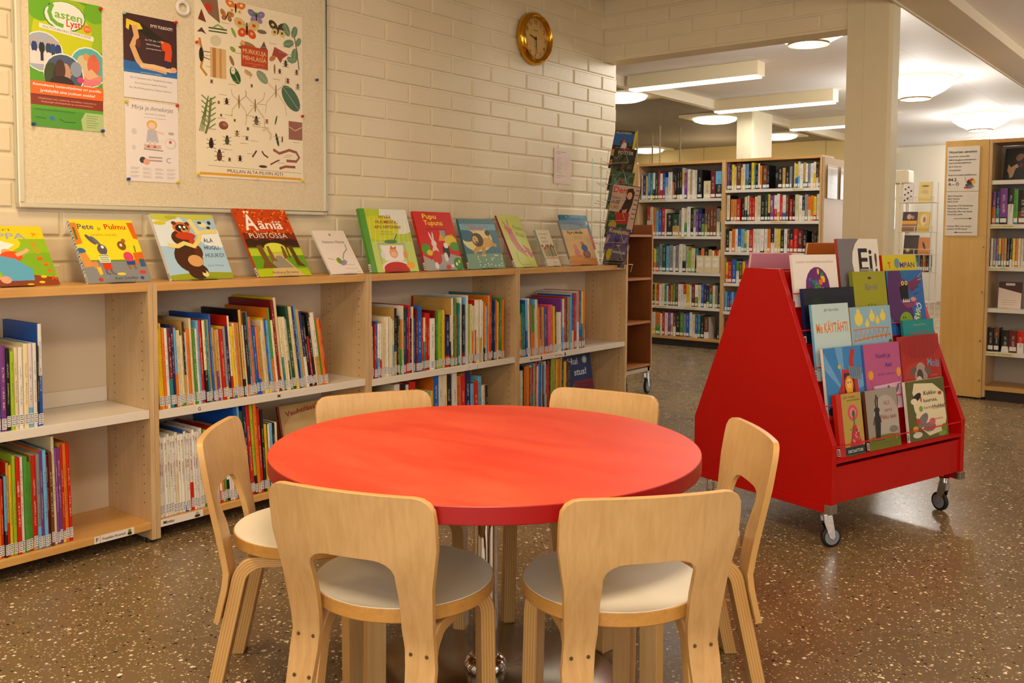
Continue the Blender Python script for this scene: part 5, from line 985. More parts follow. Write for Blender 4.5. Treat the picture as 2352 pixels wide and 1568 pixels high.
bay_row('v25.24 Bw24.20 yc24.22 c22.24 n25.44 y21.10 w24.28 v24.10 a24.24 k24.24 y25.26 t22.14 k23.20 w24.16 oy22.20 _6 n22.44 k22.20 _80 k20.40 d19.26 k20.36 e20.20 _20 c23.12 y22.20 c24.18 w22.28 d23.24 w22.20 e22.22 w22.24 w23.22 k21.20 R22.14', 3.06, 3.965, RZ[0], 'the top shelf, bay behind the red cart', 36)
bay_row('c25.26 _8 o21.26 d21.20 r21.30 _8 k22.24 c23.20 w24.14 r23.22 r22.20 c23.20 c24.28 k24.30 G25.24 y25.16 v24.28 wr24.24 w25.20 r23.18 w24.26 n24.20 _6 rk20.20 k22.22 c24.26 w23.24 k22.18 e24.22 o22.22 o23.20 y22.20 w24.20', 3.06, 3.965, RZ[1], 'the second shelf, bay behind the red cart', 37, titles={14: ('Africa', 'f0ece0', .8, .6)})
bay_row('k22.24 c20.20 o22.22 w22.20 bw22.24 a22.20 y20.16 w21.20 r21.26 w22.26 w22.26 w22.26 w22.24 o22.20 kw23.24 c22.26 y22.18 k21.24 w22.22 n21.16 k22.24 r22.26 R21.34 k20.30 _30 k20.14 k19.14 k20.16', 3.06, 3.965, RZ[2], 'the third shelf, bay behind the red cart', 38)
bay_row('y20.18 r21.22 b23.26 g21.18 n20.20 y21.18 v22.18 c21.26 w22.24 k20.24 w22.20 y21.24 c20.20', 3.5, 3.965, RZ[3], 'the fourth shelf, bay behind the red cart', 39)
bay_row(' '.join('br19.22' if k % 3 else 'a19.22' for k in range(9)), 3.76, 3.965, RZ[4], 'the fifth shelf, bay behind the red cart', 40)
bay_row('R21.30 n20.34 r17.30 o17.30 n20.26 c20.22', 3.80, 3.965, .098, 'the bottom shelf, bay behind the red cart', 41)
# three cream boxes on the third shelf
for i in range(3):
    y = 4.265-i*.083
    t = thing('file_box', 'cream card file box on the third shelf, %s of three' % ORD[i], 'file box', (TX+.0, y, LZ[2]), group='cream file boxes')
    MB().box(.0, .13, -.081, 0, 0, .17).build('box_body', plain('card_cream', 'e4d0a4', .6), t)
    mb = MB(); art(mb, [('r', 0, 0, 1, 1, 'f0e8d4'), ('t', ('Pohjoismaat', 'Eurooppa', 'Maailma')[i], .12, .6, .1, '5c5040', {'w': .7}), ('t', 'kartat', .12, .42, .08, '5c5040', {'w': .4})], .055, .09, M=Matrix.Rotation(-PI/2, 4, 'Z')); mb.build('box_label', MATS['printed'], t, loc=(-.0006, -.012, .06), fix=False)

# ------------------------------------------------------------------ bookcase with the information sign
RX = 6.83; RZS = (1.489, 1.195, .91, .629, .335)
rc = tall_bay('tall_bookcase', 'tall birch bookcase of teen books cut by the picture edge', .45, 1.405, RZS, x=RX, top=1.765, depth=.30)
gp3 = thing('end_panel', 'wide birch end panel carrying the white information sign', 'panel', (RX, 1.408, 0))
MB().box(0, .02, 0, .275, .012, 1.768).build('panel_board', GABLE, gp3, bevel=.002)
MB().box(.03, .3, .01, .25, 0, .06).build('plinth', plain('plinth_dark', '2c2018', .6), gp3)  # added behind the panel to block the bright gap under it
MB().box(.02, .32, .25, .272, .012, 1.765).box(.02, .32, .0, .25, 1.745, 1.765).build('side_board', BIRCHF, gp3)
for z in (.13, .40, .735, 1.04)[:4]: MB().lathe([(.006, 0), (.006, .003), (.003, .004)], 12, axis='x').build('screw_cap', STEEL, gp3, loc=(-.004, .016, z))
yplate(rc, .945, RZS[1]-.027, .16, 'Nuorten uutuudet'); yplate(rc, .945, RZS[2]-.027, .13, 'Nuorten DVD:t'); yplate(rc, .945, RZS[4]-.027, .18, 'Nuorten CD-äänikirjat')
sg = thing('information_sign', 'white two part information sign with black lines of text and two arrows', 'sign', (RX-.0005, 1.668, 1.118))
sw, sh_ = .203, .607
MB().box(-.004, 0, -sw, 0, 0, .30).box(-.004, 0, -sw, 0, .304, sh_).build('sign_board', plain('sign_white', 'ece2d4', .4), sg)
it = [('t', 'Nuorten aineisto', .06, .93, .026, '2c2420', {'b': 1, 'w': .86})]
for s_, y, ww in (('Nuorten uutuudet', .885, .64), ('84.0 Englanninkielinen', .845, .84), ('kertomakirjallisuus', .812, .70), ('82.2 Runot', .77, .4), ('Tietokirjat', .73, .38), ('Kertomakirjallisuus', .675, .86), ('84.2 Fantasia', .44, .46), ('84.2 Kauhu', .408, .38), ('84.2 Scifi', .377, .32), ('Nuorten CD-äänikirjat', .33, .8), ('Nuorten DVD-levyt', .298, .66), ('Nuorten Blu-ray-levyt', .265, .78), ('Nuorten pelit', .233, .48), ('Lasten Blu-ray-levyt', .10, .76), ('Lasten DVD-levyt', .068, .64)):
    it.append(('t', s_, .05, y, .0165, '3c342c', {'w': ww, 'b': 1}))
it += [('t', '84.2', .05, .615, .034, '2c2420', {'b': 1, 'w': .26}), ('t', 'A – Ö', .05, .565, .034, '2c2420', {'b': 1, 'w': .34})]
it += [('r', .26, .190, .76, .195, '1c1814'), ('p', [(.74, .184), (.84, .1925), (.74, .201)], '1c1814'), ('r', .34, .034, .84, .039, '1c1814'), ('p', [(.36, .028), (.26, .0365), (.36, .045)], '1c1814')]
it += [('l', [(.55, .66), (.66, .58)], .02, 'c8a030'), ('e', .72, .60, .09, .03, '2c3040'), ('e', .78, .62, .07, .022, 'd8381c'), ('e', .83, .60, .06, .02, 'e8c020'), ('e', .7, .565, .12, .02, '4c5c68'), ('r', .55, .53, .78, .548, 'c83028'), ('e', .76, .552, .1, .012, '7c8c94')]
mb = MB(); art(mb, it, sw, sh_, M=Matrix.Rotation(-PI/2, 4, 'Z')); mb.build('print', MATS['printed'], sg, loc=(-.0045, 0, 0), fix=False)
NG = 'teen items in the bookcase with the sign'
row_of_books_y('v22.16 B22.18 vk24.34 kw24.26 g23.20 kn22.40 ly23.14 ak22.28 r22.24 b22.24 k23.3 o22.24 k22.24 g21.3'.replace('k23.3 ', '').replace(' g21.3', ''), .98, 1.383, RX+.012, RZS[1], 'the second shelf beside the information sign', NG, 51, 'library book', 'library_book')
row_of_books_y('w19.13 ek19.14 v19.13 y19.14 o19.14 d19.14 k19.14 k19.14 y19.14 or19.14 c19.13 w19.14 a19.14 e19.14 w19.14 ky19.14 w19.14 p19.14 c19.14 a19.14 k19.14 w19.14', 1.02, 1.383, RX+.012, RZS[2], 'the third shelf beside the information sign', 'disc cases in the bookcase with the sign', 52, 'dvd', 'disc_case')
row_of_books_y('k16.24 nk16.22 _8 kw15.30 Rw15.32 rw15.26 rw15.26 k15.24 k15.20 R15.22', 1.02, 1.383, RX+.012, RZS[4], 'the fifth shelf beside the information sign', NG, 53, 'library book', 'audio_book')
def ycover(label, y, z, w, h, th, items, ground, tilt=8, x=RX+.05, sp='R', yaw=-90, cat='book', grp=None, nl=False, name='library_book'):
    return cover_book(name, label, w, h, th, items, sp, cat, grp, ground, (x, y, z), R(tilt), R(yaw), nolabel=nl)
ycover('black and dark red novel with a pale hand on the top shelf by the sign', 1.33, RZS[0]+.001, .14, .215, .03, [('r', 0, 0, 1, 1, '14100e'), ('p', [(.3, .05), (.45, .1), (.55, .35), (.7, .4), (.6, .5), (.45, .45), (.32, .4), (.2, .5), (.16, .3), (.25, .2)], 'b89070'), ('e', .7, .7, .2, .1, '7c5440', 40), ('e', .8, .45, .08, .06, '5c1c14')], '1c1412', sp='7c1c14', yaw=-108)
ycover('dark grey novel facing out beside the novel with the pale hand', 1.19, RZS[0]+.001, .13, .23, .03, [('r', 0, 0, 1, 1, '34404c'), ('e', .4, .4, .3, .2, '5c4c44'), ('e', .5, .75, .3, .12, '485c6c')], '2c343c', sp='3c4c5c', yaw=-100)
ycover('disc case with a white paper slipped over it on the fourth shelf by the sign', 1.335, RZS[3]+.001, .14, .18, .015, [('r', 0, 0, 1, 1, '4c2430'), ('r', .3, .86, .7, .95, 'd8d0c8'), ('p', [(0, 0), (1, 0), (1, .58), (0, .78)], 'f0dcd0'), ('r', .2, .3, .8, .31, 'a89890'), ('r', .2, .22, .8, .23, 'a89890'), ('r', .2, .14, .7, .15, 'a89890')], '3c2024', yaw=-92, cat='disc case', nl=True, name='disc_case')
# white wire rack far behind, between the column and the sign
wr = thing('wire_book_rack', 'white wire book rack far behind, between the column and the sign panel', 'book rack', (9.0, 2.60, 0))
mb = MB()
WRZ = (1.43, 1.155, .945, .78)
for y in (0, -.28):
    for x in (0, .2): mb.tube([(x, y, 0), (x, y, 1.62)], .006, 6)
mb.build('upright', WHITE, wr)
for z in WRZ+(.5,):
    mb = MB()
    for x in (-.02, .04, .10, .16, .2): mb.tube([(x, .02, z), (x, -.30, z)], .003, 5)
    mb.tube([(-.02, .02, z+.05), (-.02, -.30, z+.05)], .003, 5); mb.tube([(-.02, .02, z), (-.02, .02, z+.05)], .003, 5); mb.tube([(-.02, -.30, z), (-.02, -.30, z+.05)], .003, 5); mb.tube([(-.02, -.14, z), (-.02, -.14, z+.05)], .003, 5)
    mb.build('wire_shelf', WHITE, wr)
ri = [('white and black patterned book', .0, WRZ[0], .09, .18, [('r', 0, 0, 1, 1, 'e8dcd0')]+[('e', .2+.3*(k % 3), .1+k*.1, .1, .05, '2c2420') for k in range(8)], 'e8dcd0', 'w'), ('yellow cover book leaning', -.14, WRZ[0], .11, .19, [('r', 0, 0, 1, 1, 'e8cc6c'), ('e', .5, .5, .3, .1, 'c8b890'), ('e', .5, .8, .3, .05, '8c6c38')], 'e0c060', 'c8381c'),
      ('book with two faces over a yellow band', .0, WRZ[1], .13, .19, [('r', 0, 0, 1, 1, '40201c'), ('e', .45, .75, .16, .14, 'd8a890'), ('e', .7, .72, .1, .1, 'c08c70'), ('r', 0, .38, 1, .55, 'e8a81c'), ('r', 0, 0, 1, .38, '9c6c3c')], '8c5c30', 'n'), ('yellow book with a red bloom', -.14, WRZ[1], .10, .19, [('r', 0, 0, 1, 1, 'e0b81c'), ('e', .5, .6, .3, .3, 'e8d8a8'), ('e', .55, .6, .12, .14, 'c8501c')], 'd8b020', 'R'),
      ('dark brown book with a gold light', -.02, WRZ[2], .13, .18, [('r', 0, 0, 1, 1, '402c20'), ('e', .3, .2, .16, .12, 'a07c28'), ('e', .3, .2, .07, .05, 'e8c850')], '3c2820', 'k'), ('orange book with a dark figure', -.15, WRZ[2], .10, .16, [('r', 0, 0, 1, 1, 'd88420'), ('e', .5, .5, .1, .25, '3c2018', 20)], 'd07c20', 'y')]
for s_, dy, z, w_, h_, it_, gr, sp in ri:
    cover_book('library_book', s_+' on the white wire rack', w_, h_, .02, it_, sp, group='books on the white wire rack', ground=gr, loc=(9.03, 2.59+dy, z+.004), tilt=R(12), yaw=-PI/2, nolabel=True)
row_of_books_y('t17.20 e17.16 k16.18 d16.18 n16.14 k17.16', 2.34, 2.46, 9.03, WRZ[3]+.004, 'the lowest filled tier on the white wire rack', 'books on the white wire rack', 61, 'library book', 'library_book')
hb = thing('heater_unit', 'pale boxy wall unit high on the post far behind the square column', 'heater', (12.0, 3.4, 0))
MB().box(0, .25, -.02, .26, 1.78, 1.95).build('unit_body', plain('unit', 'd8c8a8', .5), hb, bevel=.02); MB().box(.05, .15, .04, .14, 0, 1.78).build('post', plain('unit', 'd8c8a8', .5), hb)

# ------------------------------------------------------------------ red wheeled display cart
CA = R(-15.99)
CM = Matrix.Translation((3.1345, 1.105, 0)) @ Matrix.Rotation(CA, 4, 'Z')
cart = thing('display_cart', 'bright red wheeled display cart with sloping tiers of picture books', 'display cart', (3.1345, 1.105, 0), (0, 0, CA))
CW, CD = .855, .65
prof = [(0, .142), (CD, .142), (CD, .378), (.406, .984), (.247, .984), (0, .378)]
for x in (0, CW-.024):
    MB().prism(prof, 'x', x, x+.024).build('side_panel', REDP, cart, bevel=.0015)
for x in (-.006, CW-.03): MB().box(x, x+.036, .006, CD-.006, .138, .164).build('bottom_rail', REDP, cart, bevel=.001)
for x in (-.008, CW-.03):
    for y in (-.004, CD-.024): MB().box(x, x+.038, y, y+.028, .136, .168).build('corner_cap', plain('cap_grey', '8f8478', .35, .5), cart, bevel=.002)
for y0, y1 in ((.008, .024), (CD-.024, CD-.008)): MB().box(.024, CW-.024, y0, y1, .168, .298).build('front_board', REDP, cart, bevel=.001)
MB().box(.024, CW-.024, .024, CD-.024, .165, .178).build('floor_board', REDP, cart)
su = lambda z: max(.030+(z-.378)*.375, .014)
TZ = [.325, .455, .585, .715, .845, .955]
def flip(y, back): return CD-y if back else y
for back in (0, 1):
    for i, z in enumerate(TZ[:5] if 1 else TZ):
        u0 = su(z); zt_ = TZ[i+1]; u1 = su(zt_)
        # ledge, then the leaning back board of the tier
        P = [(u0-.004, z-.004), (u0+.044, z-.004), (u0+.060, min(zt_+.02, .975)), (u0+.054, min(zt_+.02, .975)), (u0+.038, z), (u0-.004, z)]
        P = [(flip(a, back), b) for a, b in P]
        if back: P = P[::-1]
        MB().prism(P, 'x', .0245, CW-.0245).build('tier', REDP, cart)
        if i: MB().tube([(.02, flip(u0-.003, back), z+.05), (CW-.02, flip(u0-.003, back), z+.05)], .0022, 8).build('wire_rail', REDROD, cart)
        else: MB().tube([(.02, flip(u0-.010, back), z+.045), (CW-.02, flip(u0-.010, back), z+.045)], .0024, 8).build('wire_rail', REDROD, cart); MB().box(.0245, CW-.0245, *sorted((flip(-.0, back), flip(.03, back))), .312, .322).build('ledge', REDP, cart)
MB().box(.0245, CW-.0245, .27, .38, .93, .94).build('top_board', REDP, cart)
for x, y, rt in ((.045, .05, -.4), (CW-.05, .05, 1.35), (.045, CD-.05, .9), (CW-.05, CD-.05, .2)): caster(cart, x, y, r=.0375, top=.139, rot=rt)
def on_cart(name, label, tier, x, w, h, th, items, sp, ground, back=0, tilt=8, spi=None, dy=0, z=None, roll=0, cat='book'):
    zz = TZ[tier] if z is None else z; y = max(su(zz)-.001+dy, .012); x += 0 if back else .026
    if back: p = CM @ Vector((x+w, CD-y, zz+.0005)); yaw = CA+PI
    else: p = CM @ Vector((x, y, zz+.0005)); yaw = CA
    return cover_book(name, label, w, h, th, items, sp, cat, 'picture books on the red display cart', ground, p, R(tilt), yaw, spi, roll=roll)
lasten2 = [('r', 0, 0, 1, 1, 'f0e8e4'), ('t', 'Lasten kuvakirjauutuuksia', .08, .84, .05, 'a88c7c', {'w': .84}), ('e', .52, .36, .27, .40, '6c2c74')]
g = random.Random(8)
for k in range(34):
    a, r_ = g.uniform(0, 6.28), g.uniform(0, .9); lasten2.append(('e', .52+.24*r_*math.cos(a), .36+.36*r_*math.sin(a), g.uniform(.02, .05), g.uniform(.03, .07), g.choice(('e8c41c', 'd8281c', '2c70c0', 'e8741c', '2c8c3c', 'a02c7c', '3c3c9c'))))
lasten2 += [('e', .47, .28, .08, .07, 'f0ece8'), ('e', .62, .28, .08, .07, 'f0ece8'), ('e', .47, .28, .035, .04, '181418'), ('e', .62, .28, .035, .04, '181418')]
ei = [('r', 0, 0, 1, 1, '78747c'), ('e', .78, .64, .46, .44, 'e8e4dc'), ('t', 'Ei', .48, .50, .36, '241a18', {'b': 1, 'w': .34}), ('t', '!', .88, .48, .3, '5c3c34', {'b': 1}), ('e', .36, .1, .04, .03, 'c8783c'), ('r', .5, .5, .8, .53, 'a89c94')]
orange = [('r', 0, 0, 1, 1, 'b4601c'), ('e', .2, .88, .05, .04, '8c2c14'), ('e', .5, .85, .04, .05, '8c2c14'), ('e', .7, .9, .05, .03, '9c3418'), ('r', .2, .7, .8, .71, '7c3c18'), ('r', .2, .6, .85, .61, '7c3c18'), ('r', .2, .5, .75, .51, '7c3c18')]
pink = [('r', 0, 0, 1, 1, 'c8849c'), ('t', 'A', .34, .8, .1, '8c3c5c'), ('r', .2, .6, .7, .61, '9c5c74')]
tomp2 = [('r', 0, 0, 1, 1, 'd8c410'), ('e', .42, .82, .08, .11, '74949c'), ('t', 'T', .16, .70, .14, 'd83820', {'b': 1, 'rot': 10}), ('t', 'MPAN', .50, .72, .12, '4c3c8c', {'b': 1, 'w': .44}), ('t', 'seikkailut', .2, .52, .1, 'c8302c', {'b': 1, 'w': .6})]
dark = [('r', 0, 0, 1, 1, '161c2c'), ('e', .26, .66, .14, .16, '1c3424'), ('e', .3, .56, .08, .07, 'b8b4a0'), ('e', .27, .56, .02, .03, '1c1c1c'), ('r', 0, .84, 1, .97, '1c2434')]
bambi = [('r', 0, 0, 1, 1, '9c9c1c'), ('e', .5, .9, .06, .02, '5c2c4c'), ('t', 'Bambi', .34, .72, .1, '7c7c74', {'b': 1, 'w': .38}), ('e', .5, .2, .36, .28, '7c7c18'), ('e', .5, .16, .3, .24, 'd8d0b0'), ('e', .78, .28, .1, .12, 'c8702c'), ('e', .62, .06, .1, .08, 'c8502c'), ('e', .2, .1, .14, .1, '6c7c1c')]
for k in range(12): a = .26*k; bambi.append(('e', .5+.38*math.cos(a), .2+.3*math.sin(a), .014, .014, '3c3c10'))
hirvio = [('r', 0, 0, 1, 1, '2c68b4'), ('p', [(.06, 1), (.38, 1), (.42, .84), (.3, .7), (.34, .5), (.6, .5), (.66, .3), (.6, .1), (.3, 0), (.0, .3), (.0, .7)], '542c68'), ('e', .40, .70, .16, .17, '5c2c6c'), ('p', [(.5, .78), (.86, .9), (.94, .82), (.66, .64)], '74305c'), ('p', [(.32, .74), (.56, .78), (.56, .54), (.44, .46), (.34, .56)], '100c10'), ('e', .42, .8, .04, .035, 'e8d03c'), ('e', .52, .8, .04, .035, 'e8d03c'), ('e', .42, .8, .015, .02, '101010'), ('e', .52, .8, .015, .02, '101010'),
  ('p', [(.34, .5), (.62, .5), (.78, .58), (.74, .44), (.5, .40)], '8c3c6c'), ('e', .68, .54, .08, .035, 'e08c8c'), ('e', .44, .2, .18, .15, '7ca428'), ('e', .78, .28, .08, .08, '6c9c30'), ('l', [(.5, .9), (.54, .96)], .03, '3c8c3c'), ('l', [(.86, .88), (.96, .95)], .012, 'd8a884'), ('l', [(.84, .84), (.96, .86)], .012, 'd8a884')]+[('e', .36+.06*(k % 4), .12+.07*(k//4), .014, .018, '1c3c10') for k in range(10)]+[('p', [(.38+.05*k, .5), (.405+.05*k, .56), (.43+.05*k, .5)], 'e8e0c8') for k in range(4)]+[('t', 'Iki kiukkuinen', .66, .68, .025, '14284c', {'w': .2, 'rot': 15}), ('t', 'hirviö', .72, .6, .025, '14284c', {'w': .12, 'rot': 15}), ('t', 'HIRVIÖ', .70, .06, .13, 'dce4ec', {'b': 1, 'w': .44, 'rot': 62}), ('e', .9, .05, .12, .07, '6c4428')]
kay = [('r', 0, 0, 1, 1, 'c0d8dc'), ('t', 'JEF VILI-KISA', .32, .90, .035, '2c3034', {'w': .4}), ('t', 'Me KÄYTÄHTI', .08, .62, .13, 'e87c1c', {'b': 1, 'w': .86}), ('e', .5, .18, .13, .24, '8c5c30'), ('e', .5, .24, .07, .16, 'b08850'), ('p', [(.18, .12), (.4, .22), (.44, .02), (.2, .0)], '2c7c3c'), ('e', .2, .02, .12, .08, 'e8905c'), ('p', [(.7, .08), (.96, .26), (.84, .06)], 'e8d028'), ('e', .52, .02, .16, .08, 'd8843c'), ('e', .8, .0, .14, .09, 'e8945c'), ('l', [(.16, .1), (.3, .26), (.44, .16)], .012, '241a14')]
rak = [('r', 0, 0, 1, 1, '90b8d0'), ('r', 0, 0, 1, .42, '6ca0c8')]
for x, y, s in ((.2, .82, .10), (.40, .74, .05), (.53, .84, .07), (.66, .78, .05), (.80, .84, .07)): rak += [('e', x, y, s, s*1.0, 'e8d460'), ('e', x, y+s*1.1, s*.4, s*.5, 'e8d460')]
rak += [('l', [(.04, .50), (.5, .54), (.97, .56)], .02, 'd8782c'), ('l', [(.04, .66), (.5, .68), (.94, .66)], .015, 'd8782c')]+[('l', [(.06+k*.11, .5), (.12+k*.11, .67), (.17+k*.11, .52)], .012, 'd8782c') for k in range(8)]+[('t', 'Ihan oikea', .44, .42, .035, '3c5c78', {'w': .3})]
for k, (ch_, c) in enumerate(zip('rakennus-', ('c8283c', '2c5c9c', '2c8c5c', 'd8741c', '5c2c7c', 'c8283c', '2c8c9c', 'd8502c', '2c4c8c'))): rak.append(('t', ch_, .30+k*.074, .28, .085, c, {'b': 1}))
rak += [('e', .3, .1, .1, .07, '4c7c3c'), ('r', .1, .02, .3, .14, 'b87c3c'), ('e', .94, .44, .05, .05, '4c7c2c')]
anna = [('r', 0, 0, 1, 1, '1c8c90'), ('t', 'Hannele Huovi', .34, .88, .04, 'c8a868', {'w': .4}), ('t', 'Anna ja tohtori', .22, .70, .09, 'b04438', {'w': .62}), ('e', .5, .44, .08, .1, 'e8c028'), ('e', .5, .3, .2, .12, '187078')]
vuohi = [('r', 0, 0, 1, 1, 'b8588c'), ('t', 'Vuohi ja', .30, .78, .07, '3c2c8c', {'b': 1, 'w': .42, 'sk': .2}), ('t', 'Aasi', .54, .64, .07, '3c2c8c', {'b': 1, 'w': .2, 'sk': .2}), ('t', 'Amala Lehtonen', .32, .52, .035, '4c2c84', {'w': .5, 'sk': .2}), ('e', .14, .54, .07, .07, 'e89c28'), ('e', .92, .54, .06, .07, 'e89c28'), ('l', [(.14, .47), (.18, .1)], .008, '6c3c6c'), ('l', [(.92, .47), (.88, .1)], .008, '6c3c6c'), ('r', .2, .0, .95, .36, 'd8b8cc')]+[('l', [(.22+k*.08, 0), (.24+k*.08, .34)], .012, '9c5c8c') for k in range(9)]+[('e', .40, .14, .11, .16, 'd8b898'), ('e', .28, .24, .07, .03, 'd8b898', -30), ('e', .37, .1, .012, .015, '1c1414'), ('e', .72, .12, .11, .15, '6c5c68'), ('e', .62, .3, .03, .08, '6c5c68', 30), ('e', .84, .3, .03, .08, '6c5c68', -30), ('e', .72, .08, .02, .015, 'c84838'), ('l', [(.2, .36), (.95, .38)], .02, 'e0c4d4')]
dig = [('r', 0, 0, 1, 1, '3c84c8'), ('p', [(.5, .3), (0, .95), (0, .7)], '6ca4d8'), ('p', [(.5, .3), (.3, 1), (.5, 1)], '6ca4d8'), ('p', [(.5, .3), (1, .6), (1, .4)], '6ca4d8'), ('r', 0, .0, 1, .1, 'a82820'), ('p', [(.36, .12), (.88, .12), (.82, .64), (.44, .68)], 'c83024'), ('p', [(.46, .3), (.76, .3), (.74, .62), (.48, .62)], '4c2448'), ('e', .60, .45, .11, .13, 'e8901c'), ('e', .60, .46, .07, .08, 'f0c070'), ('e', .57, .48, .012, .014, '181010'), ('e', .63, .48, .012, .014, '181010'), ('r', .52, .30, .68, .40, 'e8a820'),
  ('l', [(.80, .5), (.70, .78), (.78, .96)], .1, 'c42c20'), ('p', [(.60, .72), (.96, .68), (.94, .5), (.64, .54)], '70889c')]+[('l', [(.66+k*.06, .7), (.68+k*.055, .56)], .012, '44586c') for k in range(5)]+[('e', .44, .2, .05, .05, 'f0c838'), ('e', .6, .2, .05, .05, 'f0c838'), ('e', .8, .2, .05, .05, 'f0c838'), ('p', [(.1, .15), (.4, .2), (.42, .5), (.3, .36)], 'a83028'), ('e', .12, .1, .14, .06, '28201c'), ('t', 'KAIVURIN', .1, .02, .07, 'e8e0dc', {'b': 1, 'w': .6}), ('e', .38, .72, .04, .03, 'c8b838')]
molli = [('r', 0, 0, 1, 1, 'b02c28'), ('e', .5, .85, .5, .2, 'a02424'), ('e', .3, .3, .3, .3, 'b83830')]+[('l', [(.1+k*.12, .98), (.14+k*.11, .62)], .012, '8c1c1c') for k in range(7)]+[('e', .46, .38, .16, .22, 'a89488'), ('e', .26, .48, .1, .05, '6c5c54', 30), ('e', .64, .46, .09, .05, '6c5c54', -30), ('e', .43, .4, .08, .1, '4c3c38'), ('e', .4, .2, .12, .2, 'd8c8b8'), ('e', .66, .16, .16, .1, 'c8501c'), ('t', 'Molli', .64, .54, .11, '7c98b8', {'b': 1, 'w': .3, 'rot': -8}), ('t', 'Katri Kirkkopelto', .7, .38, .02, 'd8a890', {'w': .2}), ('e', .93, .2, .05, .05, '5c2018')]
molli[-2] = ('t', 'kuvakirja', .72, .38, .02, 'd8a890', {'w': .16})
ulf = [('r', 0, 0, 1, 1, 'b89c4c'), ('r', 0, 0, .2, 1, 'c02c28'), ('t', 'ULF STARK', .28, .92, .032, '3c2c18', {'w': .5}), ('t', 'LINDA BONDESTAM', .42, .87, .028, '3c2c18', {'w': .52}), ('e', .62, .68, .2, .13, 'd8486c'), ('e', .62, .68, .13, .085, 'e08090'), ('e', .64, .66, .06, .06, '2c6c3c'), ('l', [(.64, .62), (.64, .48)], .05, '3c7c3c'), ('p', [(.58, .48), (.70, .48), (.92, .14), (.40, .14)], 'c83448')]
for k in range(40): ulf.append(('e', .46+.38*g.random(), .16+.28*g.random()*1.0, .022, .018, g.choice(('e89098', 'a82034', '4c7c3c'))))
ulf += [('r', .2, 0, 1, .14, '1c3438'), ('t', 'DIKTAATTORI', .3, .045, .05, 'd8dcd4', {'b': 1, 'w': .6}), ('r', .2, 0, 1, .02, '2c6c48')]
huik = [('r', 0, 0, 1, 1, '9c948c'), ('e', .6, .5, .4, .4, 'b4aca4'), ('r', 0, 0, 1, .17, '6c7028'), ('e', .5, .18, .5, .06, '787c34'), ('e', .32, .66, .09, .05, '2c2828'), ('l', [(.34, .70), (.36, .82), (.37, .88)], .035, '2c2828'), ('l', [(.30, .70), (.29, .80), (.34, .92)], .035, '2c2828'), ('p', [(.26, .66), (.38, .64), (.40, .4), (.36, .18), (.22, .18), (.22, .42)], '302c2c'), ('l', [(.38, .56), (.42, .44)], .03, '302c2c'), ('l', [(.24, .56), (.18, .42)], .03, '302c2c'), ('t', 'HUI,', .56, .72, .08, 'a03424', {'w': .2}), ('t', 'sanoi', .56, .61, .07, 'a03424', {'w': .24}), ('t', 'Pikku kani', .42, .49, .08, 'a03424', {'w': .5}), ('l', [(.1, .16), (.5, .15)], .012, '3c3c20'), ('e', .8, .3, .14, .06, '847c78'), ('r', .86, .12, .88, .2, 'b8b098')]
kuk = [('r', 0, 0, 1, 1, '5c6030'), ('p', [(.22, .96), (.7, .92), (.96, .74), (.98, .3), (.9, .1), (.5, .05), (.3, .2), (.2, .4), (.26, .6), (.16, .8)], 'e4d8b4'), ('e', .5, .6, .34, .3, 'e4d8b4'), ('e', .26, .72, .12, .06, '1c2430', 20), ('e', .18, .66, .08, .05, 'e8dcc4'), ('e', .36, .68, .02, .05, 'c83828'), ('t', 'Kukku-', .44, .74, .07, '2c2824', {'b': 1, 'w': .34}), ('t', 'luuruu,', .42, .62, .06, '2c2824', {'b': 1, 'w': .36}), ('t', 'herra', .42, .505, .05, '2c2824', {'w': .2}), ('t', 'Hukka!', .64, .50, .06, '2c2824', {'b': 1, 'w': .33}), ('r', .64, .485, .97, .49, '2c2824'), ('e', .86, .74, .05, .03, 'b84428'), ('e', .34, .52, .05, .05, '8c9c5c'), ('e', .36, .32, .16, .09, '7c7474', 30), ('e', .24, .32, .05, .05, 'c83828'), ('e', .52, .2, .16, .08, '94706c'), ('e', .6, .28, .08, .06, 'c86078'), ('e', .16, .2, .07, .05, 'e0a028'), ('e', .2, .1, .12, .05, 'd8d4c4'), ('e', .9, .14, .08, .07, '6c8c2c'), ('e', .84, .05, .12, .04, '7c9c3c'), ('t', 'satukirja', .66, .30, .04, 'c86c50', {'w': .22})]
on_cart('picture_book', 'white picture book with a round head made of coloured dots', 4, .022, .262, .192, .01, lasten2, 'w', 'ece4e0')
on_cart('picture_book', 'grey and white picture book with two big black letters and exclamation mark', 4, .300, .262, .252, .012, ei, 'a83c2c', '807c80')
on_cart('picture_book', 'yellow picture book with coloured title letters and a thick red spine', 4, .60, .24, .186, .02, tomp2, 'r', 'c8b410', dy=.012)
on_cart('picture_book', 'dark night blue picture book with two pale eyes, half hidden', 3, .026, .305, .20, .012, dark, 'B', '1c2440')
on_cart('picture_book', 'olive green picture book with a round pale burrow', 3, .333, .212, .256, .016, bambi, '7c8420', '8c9020')
on_cart('picture_book', 'blue picture book with a purple roaring monster', 3, .552, .252, .256, .014, hirvio, 'B', '2858a0')
on_cart('picture_book', 'pale blue picture book with orange comic letters and a horned hat', 2, .028, .215, .275, .01, kay, 'a', 'a8c4c8')
on_cart('picture_book', 'sky blue picture book with yellow chicks on an orange bridge', 2, .25, .258, .256, .014, rak, 'd8a050', '88acc4')
on_cart('picture_book', 'small teal picture book with a yellow flower', 2, .585, .215, .19, .01, anna, 't', '1c7c80')
on_cart('picture_book', 'blue picture book with a lion driving a red digger', 1, .030, .222, .25, .012, dig, 'w', '3c78b4')
